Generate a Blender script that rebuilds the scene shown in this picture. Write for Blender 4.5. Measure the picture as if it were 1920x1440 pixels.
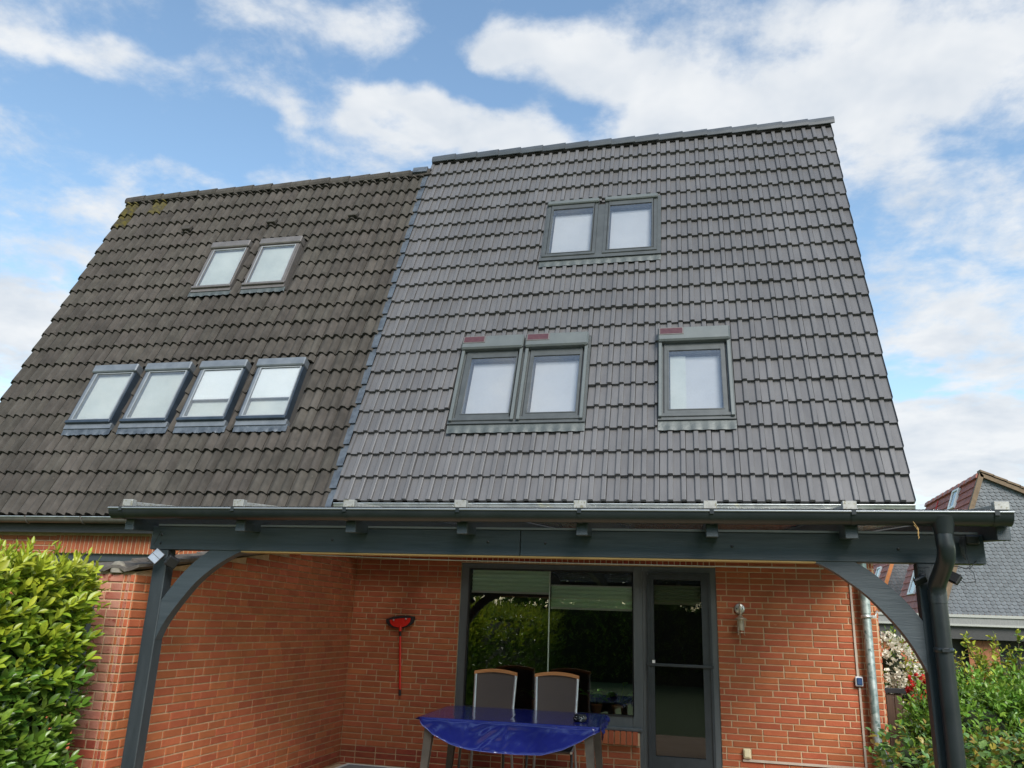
import bpy, math, random
from mathutils import Vector, Matrix, noise as mnoise
R_ = math.radians
random.seed(11)
for o in list(bpy.data.objects):
    bpy.data.objects.remove(o)
SC = bpy.context.scene
COL = SC.collection

# ------------------------------------------------------------------ camera
CAM_R = ((0.974483, 0.221536, 0.036110), (-0.030105, 0.288419, -0.957031), (-0.222432, 0.931524, 0.287729))
EYE = Vector((0, 0, 1.6))
cam = bpy.data.cameras.new('camera')
cam.sensor_width = 36
cam.lens = 28.03
cam.clip_start = 0.05
cam.clip_end = 3000
co = bpy.data.objects.new('camera', cam)
COL.objects.link(co)
rx, dn, fw = (Vector(v) for v in CAM_R)
m = Matrix.Identity(4)
for i in range(3):
    m[i][0], m[i][1], m[i][2], m[i][3] = rx[i], -dn[i], -fw[i], EYE[i]
co.matrix_world = m
SC.camera = co

def pix(p):
    """where a world point falls in the 1920 x 1440 frame, with its depth"""
    d = Vector(p) - EYE
    z = d.dot(fw)
    if z <= 0.05:
        return (-9999, -9999, z)
    return (960 + 1494.85*d.dot(rx)/z, 720 + 1494.85*d.dot(dn)/z, z)

def in_frame(p, mg=0):
    x, y, z = pix(p)
    return z > 0.05 and -mg < x < 1920+mg and -mg < y < 1440+mg

# ------------------------------------------------------------------ sky, sun, exposure
SUN_EL, SUN_AZ = R_(38), R_(152)      # azimuth clockwise from +Y: behind the camera, a little to the right
W = bpy.data.worlds.new('World')
SC.world = W
W.use_nodes = True
nt = W.node_tree
nt.nodes.clear()
N, L = nt.nodes, nt.links

def nd(t, **kw):
    n = N.new(t)
    for k, v in kw.items():
        setattr(n, k, v)
    return n

def setin(n, i, v):
    if hasattr(v, 'is_linked') or v.__class__.__name__.startswith('NodeSocket'):
        L.new(v, n.inputs[i])
    else:
        n.inputs[i].default_value = v

def mth(op, a, b=0.0, c=0.0, clamp=False):
    n = nd('ShaderNodeMath', operation=op, use_clamp=clamp)
    setin(n, 0, a); setin(n, 1, b); setin(n, 2, c)
    return n.outputs[0]

def vmth(op, a, b=(0, 0, 0)):
    n = nd('ShaderNodeVectorMath', operation=op)
    setin(n, 0, a)
    if op != 'NORMALIZE':
        setin(n, 1, b)
    return n.outputs[1] if op == 'DOT_PRODUCT' else n.outputs[0]

sky = nd('ShaderNodeTexSky', sky_type='NISHITA', sun_disc=False)
sky.sun_elevation = SUN_EL
sky.sun_rotation = SUN_AZ
sky.air_density = 1.3
sky.dust_density = 0.25
sky.ozone_density = 2.0
tc = nd('ShaderNodeTexCoord')
D = tc.outputs['Generated']
sep = nd('ShaderNodeSeparateXYZ'); L.new(D, sep.inputs[0])
sx, sy, sz = sep.outputs
az = mth('ARCTAN2', sx, sy)
el = mth('ARCSINE', sz)
cmb = nd('ShaderNodeCombineXYZ'); L.new(az, cmb.inputs[0]); L.new(el, cmb.inputs[1])

def noise(vec, scale, detail, rough=0.55, dist=0.0):
    n = nd('ShaderNodeTexNoise')
    L.new(vec, n.inputs['Vector'])
    n.inputs['Scale'].default_value = scale
    n.inputs['Detail'].default_value = detail
    n.inputs['Roughness'].default_value = rough
    n.inputs['Distortion'].default_value = dist
    return n.outputs

# clouds lie in a layer overhead: the noise is read on a plane above the viewer
hz = mth('ADD', mth('MAXIMUM', sz, 0.0), 0.18)
pl = nd('ShaderNodeCombineXYZ')
L.new(mth('DIVIDE', sx, hz), pl.inputs[0]); L.new(mth('DIVIDE', sy, hz), pl.inputs[1])
P2 = pl.outputs[0]
warp = noise(P2, 6.0, 3, 0.6)[1]
wv = vmth('MULTIPLY', vmth('SUBTRACT', warp, (0.5, 0.5, 0.5)), (0.10, 0.07, 0))
UV = vmth('ADD', cmb.outputs[0], wv)
fbm = noise(P2, 5.5, 7, 0.62, 0.3)[0]
fine = noise(P2, 17.0, 4, 0.62)[0]
BLOBS = [(0.30, 0.43, 0.16, 0.20, 0.26), (-0.85, 0.36, 0.10, 0.14, 0.15), (-0.278, 0.701, 0.05, 0.027, 0.95), (-0.3, 0.678, 0.039, 0.017, 0.8), (-0.213, 0.691, 0.066, 0.032, 0.95), (-0.141, 0.668, 0.069, 0.031, 0.95), (-0.071, 0.676, 0.057, 0.035, 0.95), (-0.026, 0.646, 0.068, 0.037, 0.95), (0.003, 0.611, 0.062, 0.032, 0.9), (-0.064, 0.613, 0.054, 0.025, 0.6), (0.125, 0.685, 0.107, 0.032, 0.55), (0.23, 0.682, 0.123, 0.025, 0.5), (0.153, 0.605, 0.108, 0.041, 0.75), (0.246, 0.608, 0.093, 0.057, 0.8), (0.222, 0.541, 0.052, 0.038, 0.75), (0.324, 0.627, 0.094, 0.045, 0.6), (0.396, 0.607, 0.062, 0.057, 0.55), (0.088, 0.582, 0.084, 0.025, 0.8), (0.049, 0.645, 0.048, 0.038, 0.35), (0.305, 0.583, 0.061, 0.038, 0.5), (0.088, 0.674, 0.045, 0.018, -0.3), (0.367, 0.535, 0.052, 0.038, -0.35), (0.178, 0.649, 0.04, 0.016, -0.15), (-0.586, 0.591, 0.037, 0.017, 0.95), (-0.558, 0.577, 0.03, 0.011, 0.4), (-0.465, 0.609, 0.04, 0.023, 0.95), (-0.49, 0.587, 0.032, 0.014, 0.6), (-0.403, 0.612, 0.048, 0.027, 0.95), (-0.35, 0.621, 0.038, 0.024, 0.9), (-0.325, 0.598, 0.069, 0.025, 0.95), (-0.256, 0.595, 0.065, 0.024, 0.95), (-0.209, 0.579, 0.046, 0.018, 0.8), (-0.414, 0.572, 0.083, 0.015, 0.65), (-0.572, 0.556, 0.046, 0.013, 0.5), (-0.51, 0.546, 0.046, 0.014, 0.4), (-0.448, 0.542, 0.046, 0.013, 0.35), (-0.338, 0.652, 0.064, 0.01, -0.6), (-0.258, 0.637, 0.075, 0.013, -0.7), (-0.16, 0.617, 0.058, 0.015, -0.55), (-0.363, 0.675, 0.049, 0.022, -0.6), (-0.344, 0.719, 0.042, 0.022, -0.6), (-0.541, 0.61, 0.023, 0.016, -0.3), (-0.633, 0.55, 0.067, 0.045, -0.5), (-0.175, 0.733, 0.068, 0.014, -0.5), (-0.453, 0.644, 0.095, 0.011, -0.4), (-0.566, 0.688, 0.099, 0.024, 0.65), (-0.459, 0.69, 0.058, 0.022, 0.55), (-0.494, 0.666, 0.077, 0.013, 0.35), (-0.664, 0.672, 0.049, 0.019, 0.45), (-0.828, 0.574, 0.083, 0.015, 0.75), (-0.777, 0.593, 0.031, 0.013, 0.6), (-0.879, 0.575, 0.053, 0.022, 0.5), (-0.675, 0.601, 0.035, 0.013, 0.45), (-0.881, 0.603, 0.054, 0.015, 0.35), (-0.733, 0.617, 0.047, 0.011, -0.2), (-0.76, 0.541, 0.134, 0.032, -0.6), (-0.692, 0.515, 0.08, 0.025, -0.4), (-0.669, 0.494, 0.069, 0.018, 0.5), (-0.765, 0.425, 0.077, 0.022, 0.5), (-0.565, 0.515, 0.058, 0.014, 0.4), (-0.822, 0.279, 0.066, 0.048, 1.0), (-0.81, 0.32, 0.05, 0.023, 0.7), (-0.837, 0.397, 0.021, 0.006, 0.25), (-0.783, 0.373, 0.048, 0.013, 0.25), (-0.733, 0.319, 0.04, 0.032, -0.4), (0.318, 0.218, 0.124, 0.051, 1.05), (0.252, 0.187, 0.078, 0.051, 0.95), (0.283, 0.321, 0.064, 0.035, 0.65), (0.337, 0.325, 0.081, 0.035, 0.55), (0.352, 0.437, 0.063, 0.032, 0.2), (0.312, 0.381, 0.075, 0.032, 0.3), (0.269, 0.495, 0.043, 0.032, 0.35), (0.256, 0.275, 0.036, 0.017, -0.8), (0.259, 0.408, 0.042, 0.032, -0.2)]
acc = None
for (a, e, ra, re, w) in BLOBS:
    q = vmth('MULTIPLY', vmth('SUBTRACT', UV, (a, e, 0)), (1/ra, 1/re, 0))
    g = mth('MULTIPLY', mth('EXPONENT', mth('MULTIPLY', vmth('DOT_PRODUCT', q, q), -1.0)), w)
    acc = g if acc is None else mth('ADD', acc, g)
cov = mth('ADD', mth('MULTIPLY', mth('SUBTRACT', fbm, 0.5), 2.3), mth('MULTIPLY', acc, 0.92))
cov = mth('ADD', cov, mth('MULTIPLY', mth('SUBTRACT', fine, 0.5), 1.1))
mr = nd('ShaderNodeMapRange', interpolation_type='SMOOTHSTEP')
L.new(cov, mr.inputs[0])
mr.inputs[1].default_value = -0.22
mr.inputs[2].default_value = 0.92
mask = mr.outputs[0]
body = noise(P2, 4.5, 4, 0.6, 0.2)[0]
cr = nd('ShaderNodeValToRGB')
L.new(body, cr.inputs[0])
cr.color_ramp.elements[0].position = 0.30
cr.color_ramp.elements[0].color = (4.1, 4.5, 5.0, 1)
cr.color_ramp.elements[1].position = 0.62
cr.color_ramp.elements[1].color = (5.5, 5.65, 5.8, 1)
tint = nd('ShaderNodeMix', data_type='RGBA', blend_type='MULTIPLY')
tint.inputs[0].default_value = 1.0
L.new(sky.outputs[0], tint.inputs[6])
tint.inputs[7].default_value = (1.32, 1.37, 1.33, 1)
mx = nd('ShaderNodeMix', data_type='RGBA')
L.new(mth('MULTIPLY', mask, 0.97), mx.inputs[0])
L.new(tint.outputs[2], mx.inputs[6])
L.new(cr.outputs[0], mx.inputs[7])
bg = nd('ShaderNodeBackground')
bg.inputs[1].default_value = 0.10
L.new(mx.outputs[2], bg.inputs[0])
wo = nd('ShaderNodeOutputWorld')
L.new(bg.outputs[0], wo.inputs[0])

sun = bpy.data.lights.new('sun', 'SUN')
sun.energy = 3.4
sun.angle = R_(30)
sun.color = (1.0, 0.95, 0.88)
so = bpy.data.objects.new('sun', sun)
COL.objects.link(so)
sd = Vector((math.sin(SUN_AZ)*math.cos(SUN_EL), math.cos(SUN_AZ)*math.cos(SUN_EL), math.sin(SUN_EL)))
so.rotation_euler = sd.to_track_quat('Z', 'Y').to_euler()
SC.view_settings.view_transform = 'Standard'
SC.view_settings.look = 'None'
SC.view_settings.exposure = 0.7
SC.view_settings.gamma = 1.0
SC.view_settings.use_curve_mapping = False

# ------------------------------------------------------------------ mesh and object helpers
def tag(o, label, cat, group=None, kind=None):
    if label: o['label'] = label
    if cat: o['category'] = cat
    if group: o['group'] = group
    if kind: o['kind'] = kind
    return o

def empty(name, loc=(0, 0, 0), rz=0.0, parent=None):
    o = bpy.data.objects.new(name, None)
    COL.objects.link(o)
    o.location = loc
    o.rotation_euler = (0, 0, rz)
    o.empty_display_size = 0.1
    if parent: o.parent = parent
    return o

class MB:
    def __init__(s):
        s.v, s.f, s.sm = [], [], []
    def add(s, vs, fs, smooth=False):
        b = len(s.v)
        s.v += [tuple(v) for v in vs]
        s.f += [tuple(b+i for i in f) for f in fs]
        s.sm += [smooth]*len(fs)
        return s
    def box(s, x0, x1, y0, y1, z0, z1, M=None):
        vs = [Vector((x, y, z)) for z in (z0, z1) for y in (y0, y1) for x in (x0, x1)]
        if M: vs = [M @ v for v in vs]
        return s.add(vs, [(0, 2, 3, 1), (4, 5, 7, 6), (0, 1, 5, 4), (2, 6, 7, 3), (0, 4, 6, 2), (1, 3, 7, 5)])
    def cbox(s, x0, x1, y0, y1, z0, z1, c=0.004, M=None):
        """box with chamfered edges"""
        vs, idx = [], {}
        X, Y, Z = (x0, x1), (y0, y1), (z0, z1)
        for k in range(8):
            i, j, l = k & 1, (k >> 1) & 1, (k >> 2) & 1
            p = [X[i], Y[j], Z[l]]
            sg = [1 if i == 0 else -1, 1 if j == 0 else -1, 1 if l == 0 else -1]
            for a in range(3):
                q = list(p)
                for b in range(3):
                    if b != a: q[b] += sg[b]*c
                idx[(k, a)] = len(vs)
                vs.append(Vector(q))
        fs = []
        for a, ks in ((0, (0, 2, 6, 4)), (0, (1, 5, 7, 3)), (1, (0, 4, 5, 1)), (1, (2, 3, 7, 6)), (2, (0, 1, 3, 2)), (2, (4, 6, 7, 5))):
            fs.append(tuple(idx[(k, a)] for k in ks))
        for a in range(3):
            b, d = [t for t in range(3) if t != a]
            for k in range(8):
                if not (k >> a) & 1:
                    k2 = k | (1 << a)
                    fs.append((idx[(k, b)], idx[(k2, b)], idx[(k2, d)], idx[(k, d)]))
        for k in range(8):
            fs.append((idx[(k, 0)], idx[(k, 1)], idx[(k, 2)]))
        if M: vs = [M @ v for v in vs]
        return s.add(vs, fs)
    def prism(s, poly, h0, h1, axis='y', M=None, smooth=False):
        """closed polygon (pairs) extruded along an axis"""
        n = len(poly)
        def P(a, b, h):
            return {'y': Vector((a, h, b)), 'x': Vector((h, a, b)), 'z': Vector((a, b, h))}[axis]
        vs = [P(a, b, h0) for a, b in poly] + [P(a, b, h1) for a, b in poly]
        if M: vs = [M @ v for v in vs]
        fs = [(i, (i+1) % n, n+(i+1) % n, n+i) for i in range(n)]
        s.add(vs, fs, smooth)
        s.add(vs[:n], [tuple(range(n))])
        s.add(vs[n:], [tuple(reversed(range(n)))])
        return s
    def tube(s, path, r, n=10, caps=True, smooth=True):
        path = [Vector(p) for p in path]
        rr = r if isinstance(r, (list, tuple)) else [r]*len(path)
        t0 = (path[1]-path[0]).normalized()
        up = Vector((0, 0, 1)) if abs(t0.z) < 0.9 else Vector((1, 0, 0))
        a = t0.cross(up).normalized()
        vs = []
        for i, p in enumerate(path):
            t = (path[min(i+1, len(path)-1)]-path[max(i-1, 0)]).normalized()
            a = (a - t*a.dot(t)).normalized()
            b = t.cross(a)
            vs += [p + (a*math.cos(2*math.pi*k/n) + b*math.sin(2*math.pi*k/n))*rr[i] for k in range(n)]
        fs = []
        for i in range(len(path)-1):
            for k in range(n):
                fs.append((i*n+k, i*n+(k+1) % n, (i+1)*n+(k+1) % n, (i+1)*n+k))
        s.add(vs, fs, smooth)
        if caps:
            s.add(vs[:n], [tuple(reversed(range(n)))])
            s.add(vs[-n:], [tuple(range(n))])
        return s
    def lathe(s, prof, c=(0, 0, 0), n=20, smooth=True):
        vs, fs = [], []
        for (r, z) in prof:
            for k in range(n):
                a = 2*math.pi*k/n
                vs.append((c[0]+r*math.cos(a), c[1]+r*math.sin(a), c[2]+z))
        for i in range(len(prof)-1):
            for k in range(n):
                fs.append((i*n+k, i*n+(k+1) % n, (i+1)*n+(k+1) % n, (i+1)*n+k))
        return s.add(vs, fs, smooth)
    def quad(s, a, b, c, d):
        return s.add([a, b, c, d], [(0, 1, 2, 3)])
    def mesh(s, name, mat):
        me = bpy.data.meshes.new(name)
        me.from_pydata(s.v, [], s.f)
        me.polygons.foreach_set('use_smooth', s.sm)
        if mat: me.materials.append(mat)
        me.update()
        return me
    def build(s, name, mat, parent=None, loc=None):
        o = bpy.data.objects.new(name, s.mesh(name, mat))
        COL.objects.link(o)
        if parent: o.parent = parent
        if loc: o.location = loc
        return o

def inst(name, me, parent, M):
    o = bpy.data.objects.new(name, me)
    COL.objects.link(o)
    if parent: o.parent = parent
    o.matrix_local = M
    return o

# ------------------------------------------------------------------ materials
def mat(name, c1, c2=None, scale=6.0, rough=0.6, metal=0.0, spec=0.5, rand=0.0, hue=0.0, bump=0.0, bscale=60.0, detail=5, stretch=(1, 1, 1),
        spots=None, trans=0.0, coat=0.0, island=False, rvar=0.0, coord='Object', pos=(0.35, 0.65), wide=None):
    m = bpy.data.materials.new(name)
    m.use_nodes = True
    t = m.node_tree
    Nn, Ll = t.nodes, t.links
    Nn.clear()
    out = Nn.new('ShaderNodeOutputMaterial')
    p = Nn.new('ShaderNodeBsdfPrincipled')
    p.inputs['Roughness'].default_value = rough
    p.inputs['Metallic'].default_value = metal
    p.inputs['Specular IOR Level'].default_value = spec
    if coat:
        p.inputs['Coat Weight'].default_value = coat
        p.inputs['Coat Roughness'].default_value = 0.06
    tcn = Nn.new('ShaderNodeTexCoord')
    mp = Nn.new('ShaderNodeMapping')
    mp.inputs['Scale'].default_value = stretch
    info = Nn.new('ShaderNodeObjectInfo')
    Ll.new(tcn.outputs[coord], mp.inputs['Vector'])
    vec = mp.outputs[0]
    rnd = info.outputs['Random']
    if island:
        gi = Nn.new('ShaderNodeNewGeometry')
        ad = Nn.new('ShaderNodeMath'); ad.operation = 'ADD'
        Ll.new(gi.outputs['Random Per Island'], ad.inputs[0]); Ll.new(rnd, ad.inputs[1])
        fr = Nn.new('ShaderNodeMath'); fr.operation = 'FRACT'
        Ll.new(ad.outputs[0], fr.inputs[0])
        rnd = fr.outputs[0]
    if rand or hue:
        # every piece reads its own patch of the noise
        sc = Nn.new('ShaderNodeVectorMath'); sc.operation = 'ADD'
        cm = Nn.new('ShaderNodeCombineXYZ')
        ml = Nn.new('ShaderNodeMath'); ml.operation = 'MULTIPLY'; ml.inputs[1].default_value = 57.0
        Ll.new(rnd, ml.inputs[0])
        for i in range(3): Ll.new(ml.outputs[0], cm.inputs[i])
        Ll.new(vec, sc.inputs[0]); Ll.new(cm.outputs[0], sc.inputs[1])
        vec = sc.outputs[0]
    nz = Nn.new('ShaderNodeTexNoise')
    nz.inputs['Scale'].default_value = scale
    nz.inputs['Detail'].default_value = detail
    nz.inputs['Roughness'].default_value = 0.6
    Ll.new(vec, nz.inputs['Vector'])
    rp = Nn.new('ShaderNodeValToRGB')
    rp.color_ramp.elements[0].position, rp.color_ramp.elements[1].position = pos
    rp.color_ramp.elements[0].color = (*c1, 1)
    rp.color_ramp.elements[1].color = (*(c2 or c1), 1)
    Ll.new(nz.outputs[0], rp.inputs[0])
    colr = rp.outputs[0]
    if spots:
        sc_, thr, cs = spots
        n2 = Nn.new('ShaderNodeTexNoise')
        n2.inputs['Scale'].default_value = sc_
        n2.inputs['Detail'].default_value = 4
        Ll.new(vec, n2.inputs['Vector'])
        r2 = Nn.new('ShaderNodeMapRange')
        r2.inputs[1].default_value = thr; r2.inputs[2].default_value = thr+0.07
        Ll.new(n2.outputs[0], r2.inputs[0])
        mi = Nn.new('ShaderNodeMix'); mi.data_type = 'RGBA'
        Ll.new(r2.outputs[0], mi.inputs[0]); Ll.new(colr, mi.inputs[6]); mi.inputs[7].default_value = (*cs, 1)
        colr = mi.outputs[2]
    if rand or hue:
        hs = Nn.new('ShaderNodeHueSaturation')
        a = Nn.new('ShaderNodeMapRange')
        a.inputs[3].default_value = 1-rand; a.inputs[4].default_value = 1+rand
        Ll.new(rnd, a.inputs[0]); Ll.new(a.outputs[0], hs.inputs['Value'])
        if hue:
            f2 = Nn.new('ShaderNodeMath'); f2.operation = 'MULTIPLY'; f2.inputs[1].default_value = 7.31
            f3 = Nn.new('ShaderNodeMath'); f3.operation = 'FRACT'
            Ll.new(rnd, f2.inputs[0]); Ll.new(f2.outputs[0], f3.inputs[0])
            b = Nn.new('ShaderNodeMapRange')
            b.inputs[3].default_value = 0.5-hue; b.inputs[4].default_value = 0.5+hue
            Ll.new(f3.outputs[0], b.inputs[0]); Ll.new(b.outputs[0], hs.inputs['Hue'])
        Ll.new(colr, hs.inputs['Color'])
        colr = hs.outputs[0]
    if wide:
        wg = Nn.new('ShaderNodeNewGeometry')
        wm = Nn.new('ShaderNodeMapping'); wm.inputs['Scale'].default_value = wide[2]
        wn = Nn.new('ShaderNodeTexNoise'); wn.inputs['Scale'].default_value = wide[0]; wn.inputs['Detail'].default_value = 4
        wr_ = Nn.new('ShaderNodeMapRange'); wr_.inputs[1].default_value = .3; wr_.inputs[2].default_value = .7
        wr_.inputs[3].default_value = 1-wide[1]; wr_.inputs[4].default_value = 1+wide[1]
        Ll.new(wg.outputs['Position'], wm.inputs['Vector']); Ll.new(wm.outputs[0], wn.inputs['Vector']); Ll.new(wn.outputs[0], wr_.inputs[0])
        wx = Nn.new('ShaderNodeVectorMath'); wx.operation = 'SCALE'
        Ll.new(colr, wx.inputs[0]); Ll.new(wr_.outputs[0], wx.inputs['Scale'])
        colr = wx.outputs[0]
    Ll.new(colr, p.inputs['Base Color'])
    if rvar:
        rr = Nn.new('ShaderNodeMapRange')
        rr.inputs[3].default_value = max(0.02, rough-rvar); rr.inputs[4].default_value = min(1, rough+rvar)
        Ll.new(nz.outputs[0], rr.inputs[0]); Ll.new(rr.outputs[0], p.inputs['Roughness'])
    if bump:
        nb = Nn.new('ShaderNodeTexNoise')
        nb.inputs['Scale'].default_value = bscale
        nb.inputs['Detail'].default_value = 4
        Ll.new(vec, nb.inputs['Vector'])
        bp = Nn.new('ShaderNodeBump')
        bp.inputs['Strength'].default_value = bump
        bp.inputs['Distance'].default_value = 0.01
        Ll.new(nb.outputs[0], bp.inputs['Height'])
        Ll.new(bp.outputs[0], p.inputs['Normal'])
    sh = p.outputs[0]
    if trans:
        tr = Nn.new('ShaderNodeBsdfTranslucent')
        Ll.new(colr, tr.inputs[0])
        ms = Nn.new('ShaderNodeMixShader')
        ms.inputs[0].default_value = trans
        Ll.new(sh, ms.inputs[1]); Ll.new(tr.outputs[0], ms.inputs[2])
        sh = ms.outputs[0]
    Ll.new(sh, out.inputs[0])
    return m

def glass(name, tint, refl=0.12, rough=0.0, bump=0.0, bscale=40, dirt=0.0):
    """thin pane: see-through with a tint, mirror rising at glancing angles"""
    m = bpy.data.materials.new(name)
    m.use_nodes = True
    t = m.node_tree
    Nn, Ll = t.nodes, t.links
    Nn.clear()
    out = Nn.new('ShaderNodeOutputMaterial')
    tr = Nn.new('ShaderNodeBsdfTransparent'); tr.inputs[0].default_value = (*tint, 1)
    gl = Nn.new('ShaderNodeBsdfGlossy'); gl.inputs['Roughness'].default_value = rough
    lw = Nn.new('ShaderNodeFresnel'); lw.inputs[0].default_value = 1.5
    ad = Nn.new('ShaderNodeMath'); ad.operation = 'ADD'; ad.use_clamp = True; ad.inputs[1].default_value = refl
    Ll.new(lw.outputs[0], ad.inputs[0])
    ms = Nn.new('ShaderNodeMixShader')
    Ll.new(ad.outputs[0], ms.inputs[0]); Ll.new(tr.outputs[0], ms.inputs[1]); Ll.new(gl.outputs[0], ms.inputs[2])
    sh = ms.outputs[0]
    if bump or dirt:
        tcn = Nn.new('ShaderNodeTexCoord')
        nb = Nn.new('ShaderNodeTexNoise'); nb.inputs['Scale'].default_value = bscale; nb.inputs['Detail'].default_value = 5
        Ll.new(tcn.outputs['Object'], nb.inputs['Vector'])
        if bump:
            bp = Nn.new('ShaderNodeBump'); bp.inputs['Strength'].default_value = bump; bp.inputs['Distance'].default_value = 0.01
            Ll.new(nb.outputs[0], bp.inputs['Height']); Ll.new(bp.outputs[0], gl.inputs['Normal'])
        if dirt:
            df = Nn.new('ShaderNodeBsdfDiffuse'); df.inputs[0].default_value = (0.6, 0.6, 0.58, 1)
            mr_ = Nn.new('ShaderNodeMapRange'); mr_.inputs[1].default_value = 0.35; mr_.inputs[2].default_value = 0.75
            mr_.inputs[4].default_value = dirt
            Ll.new(nb.outputs[0], mr_.inputs[0])
            m2 = Nn.new('ShaderNodeMixShader')
            Ll.new(mr_.outputs[0], m2.inputs[0]); Ll.new(sh, m2.inputs[1]); Ll.new(df.outputs[0], m2.inputs[2])
            sh = m2.outputs[0]
    Ll.new(sh, out.inputs[0])
    return m

M = {}
M['brick'] = mat('brick', (0.322, 0.090, 0.039), (0.370, 0.109, 0.047), 9, 0.85, spec=0.25, rand=0.12, hue=0.006, bump=0.35, bscale=90, island=True, spots=(26, 0.70, (0.42, 0.18, 0.10)), wide=(1.3, .14, (1, 1, 1.3)))
M['dark_brick'] = mat('dark_brick', (0.23, 0.05, 0.028), (0.29, 0.07, 0.036), 9, 0.85, spec=0.25, rand=0.15, hue=0.006, bump=0.35, bscale=90, island=True)
M['pale_brick'] = mat('pale_brick', (0.30, 0.105, 0.065), (0.40, 0.19, 0.135), 5, 0.9, spec=0.2, rand=0.14, hue=0.006, bump=0.35, bscale=80, island=True, spots=(14, 0.60, (0.20, 0.045, 0.028)))
M['mortar'] = mat('mortar', (0.44, 0.31, 0.19), (0.54, 0.39, 0.25), 14, 0.95, spec=0.1, bump=0.5, bscale=160)
M['new_tile'] = mat('new_tile', (0.087, 0.0845, 0.085), (0.102, 0.0995, 0.100), 3.2, 0.38, spec=0.5, rand=0.06, bump=0.10, bscale=200, stretch=(4, 0.8, 1), island=True, rvar=0.06, wide=(0.9, .10, (1.2, 1, .5)))
M['old_tile'] = mat('old_tile', (0.043, 0.039, 0.034), (0.067, 0.060, 0.052), 5.5, 0.9, spec=0.2, rand=0.13, hue=0.012, bump=0.45, bscale=130, stretch=(1.6, 0.8, 1), island=True, spots=(16, 0.70, (0.095, 0.085, 0.07)), wide=(1.2, .13, (1.5, 1, .5)))
M['mossy_tile'] = mat('mossy_tile', (0.040, 0.036, 0.029), (0.090, 0.076, 0.020), 14, 0.95, spec=0.15, rand=0.15, bump=0.5, bscale=120)
M['ridge_new'] = mat('ridge_new', (0.040, 0.046, 0.051), (0.055, 0.061, 0.067), 6, 0.4, spec=0.5, rand=0.08)
M['deck'] = mat('deck', (0.02, 0.018, 0.016), None, 5, 0.9)
M['lead'] = mat('lead', (0.055, 0.066, 0.080), (0.105, 0.122, 0.140), 9, 0.5, metal=0.35, bump=0.5, bscale=30)
M['pale_lead'] = mat('pale_lead', (0.062, 0.073, 0.072), (0.088, 0.098, 0.095), 9, 0.5, metal=0.3, bump=0.3, bscale=30)
M['win_grey'] = mat('win_grey', (0.050, 0.056, 0.056), (0.066, 0.073, 0.073), 8, 0.42, metal=0.25)
M['win_cover'] = mat('win_cover', (0.090, 0.101, 0.099), (0.108, 0.120, 0.116), 5, 0.42, metal=0.2)
M['win_brown'] = mat('win_brown', (0.115, 0.105, 0.098), (0.145, 0.132, 0.124), 7, 0.45, metal=0.3)
M['win_blue'] = mat('win_blue', (0.028, 0.040, 0.055), (0.045, 0.06, 0.08), 7, 0.35, metal=0.3)
M['win_alu'] = mat('win_alu', (0.125, 0.14, 0.155), (0.165, 0.18, 0.195), 7, 0.4, metal=0.3)
M['win_light'] = mat('win_light', (0.26, 0.28, 0.29), (0.32, 0.34, 0.35), 7, 0.4, metal=0.3)
M['rubber'] = mat('rubber', (0.012, 0.012, 0.013), None, 5, 0.6)
M['solar_red'] = mat('solar_red', (0.062, 0.024, 0.027), (0.08, 0.034, 0.036), 30, 0.25)
M['white'] = mat('white', (0.74, 0.75, 0.74), (0.8, 0.8, 0.79), 4, 0.6)
M['roller'] = mat('roller', (0.56, 0.59, 0.60), (0.60, 0.63, 0.64), 3, 0.8)
M['offwhite'] = mat('offwhite', (0.55, 0.56, 0.54), (0.62, 0.63, 0.61), 3, 0.8)
M['blind_grey'] = mat('blind_grey', (0.37, 0.385, 0.415), (0.43, 0.44, 0.47), 1.3, 0.8)
M['blind_pale'] = mat('blind_pale', (0.40, 0.435, 0.42), (0.50, 0.53, 0.51), 1.6, 0.8)
M['roof_pane'] = glass('roof_pane', (0.92, 0.94, 0.94), 0.17, dirt=0.10, bscale=110)
M['anthracite'] = mat('anthracite', (0.030, 0.041, 0.049), (0.046, 0.059, 0.068), 5, 0.45, spec=0.5, bump=0.14, bscale=30, stretch=(0.5, 4, 9), spots=(14, 0.70, (0.06, 0.07, 0.075)), rvar=.12)
M['anthracite_post'] = mat('anthracite_post', (0.023, 0.030, 0.035), (0.034, 0.042, 0.048), 4, 0.42, spec=0.5, bump=0.1, bscale=40, stretch=(4, 4, 0.6))
M['gutter_grey'] = mat('gutter_grey', (0.013, 0.017, 0.019), (0.019, 0.023, 0.026), 6, 0.33, spec=0.5)
M['bead'] = mat('bead', (0.25, 0.27, 0.28), None, 6, 0.35, metal=0.4)
M['zinc'] = mat('zinc', (0.33, 0.35, 0.34), (0.46, 0.48, 0.46), 8, 0.38, metal=0.7, spots=(7, 0.62, (0.50, 0.50, 0.40)))
M['galv'] = mat('galv', (0.20, 0.26, 0.25), (0.42, 0.47, 0.45), 13, 0.45, metal=0.55, detail=8, spots=(22, 0.60, (0.13, 0.19, 0.18)), pos=(0.4, 0.6))
M['alu'] = mat('alu', (0.26, 0.26, 0.245), (0.36, 0.36, 0.335), 40, 0.5, metal=0.35, spots=(60, 0.56, (0.20, 0.19, 0.14)))
M['old_gutter'] = mat('old_gutter', (0.10, 0.095, 0.085), (0.15, 0.14, 0.125), 7, 0.5, metal=0.3)
M['fascia'] = mat('fascia', (0.022, 0.022, 0.022), (0.034, 0.033, 0.032), 9, 0.6, stretch=(1, 1, 4))
M['roof_glass'] = glass('roof_glass', (0.97, 0.985, 0.97), 0.0, rough=0.12, bump=0.5, bscale=60, dirt=0.06)
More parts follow.
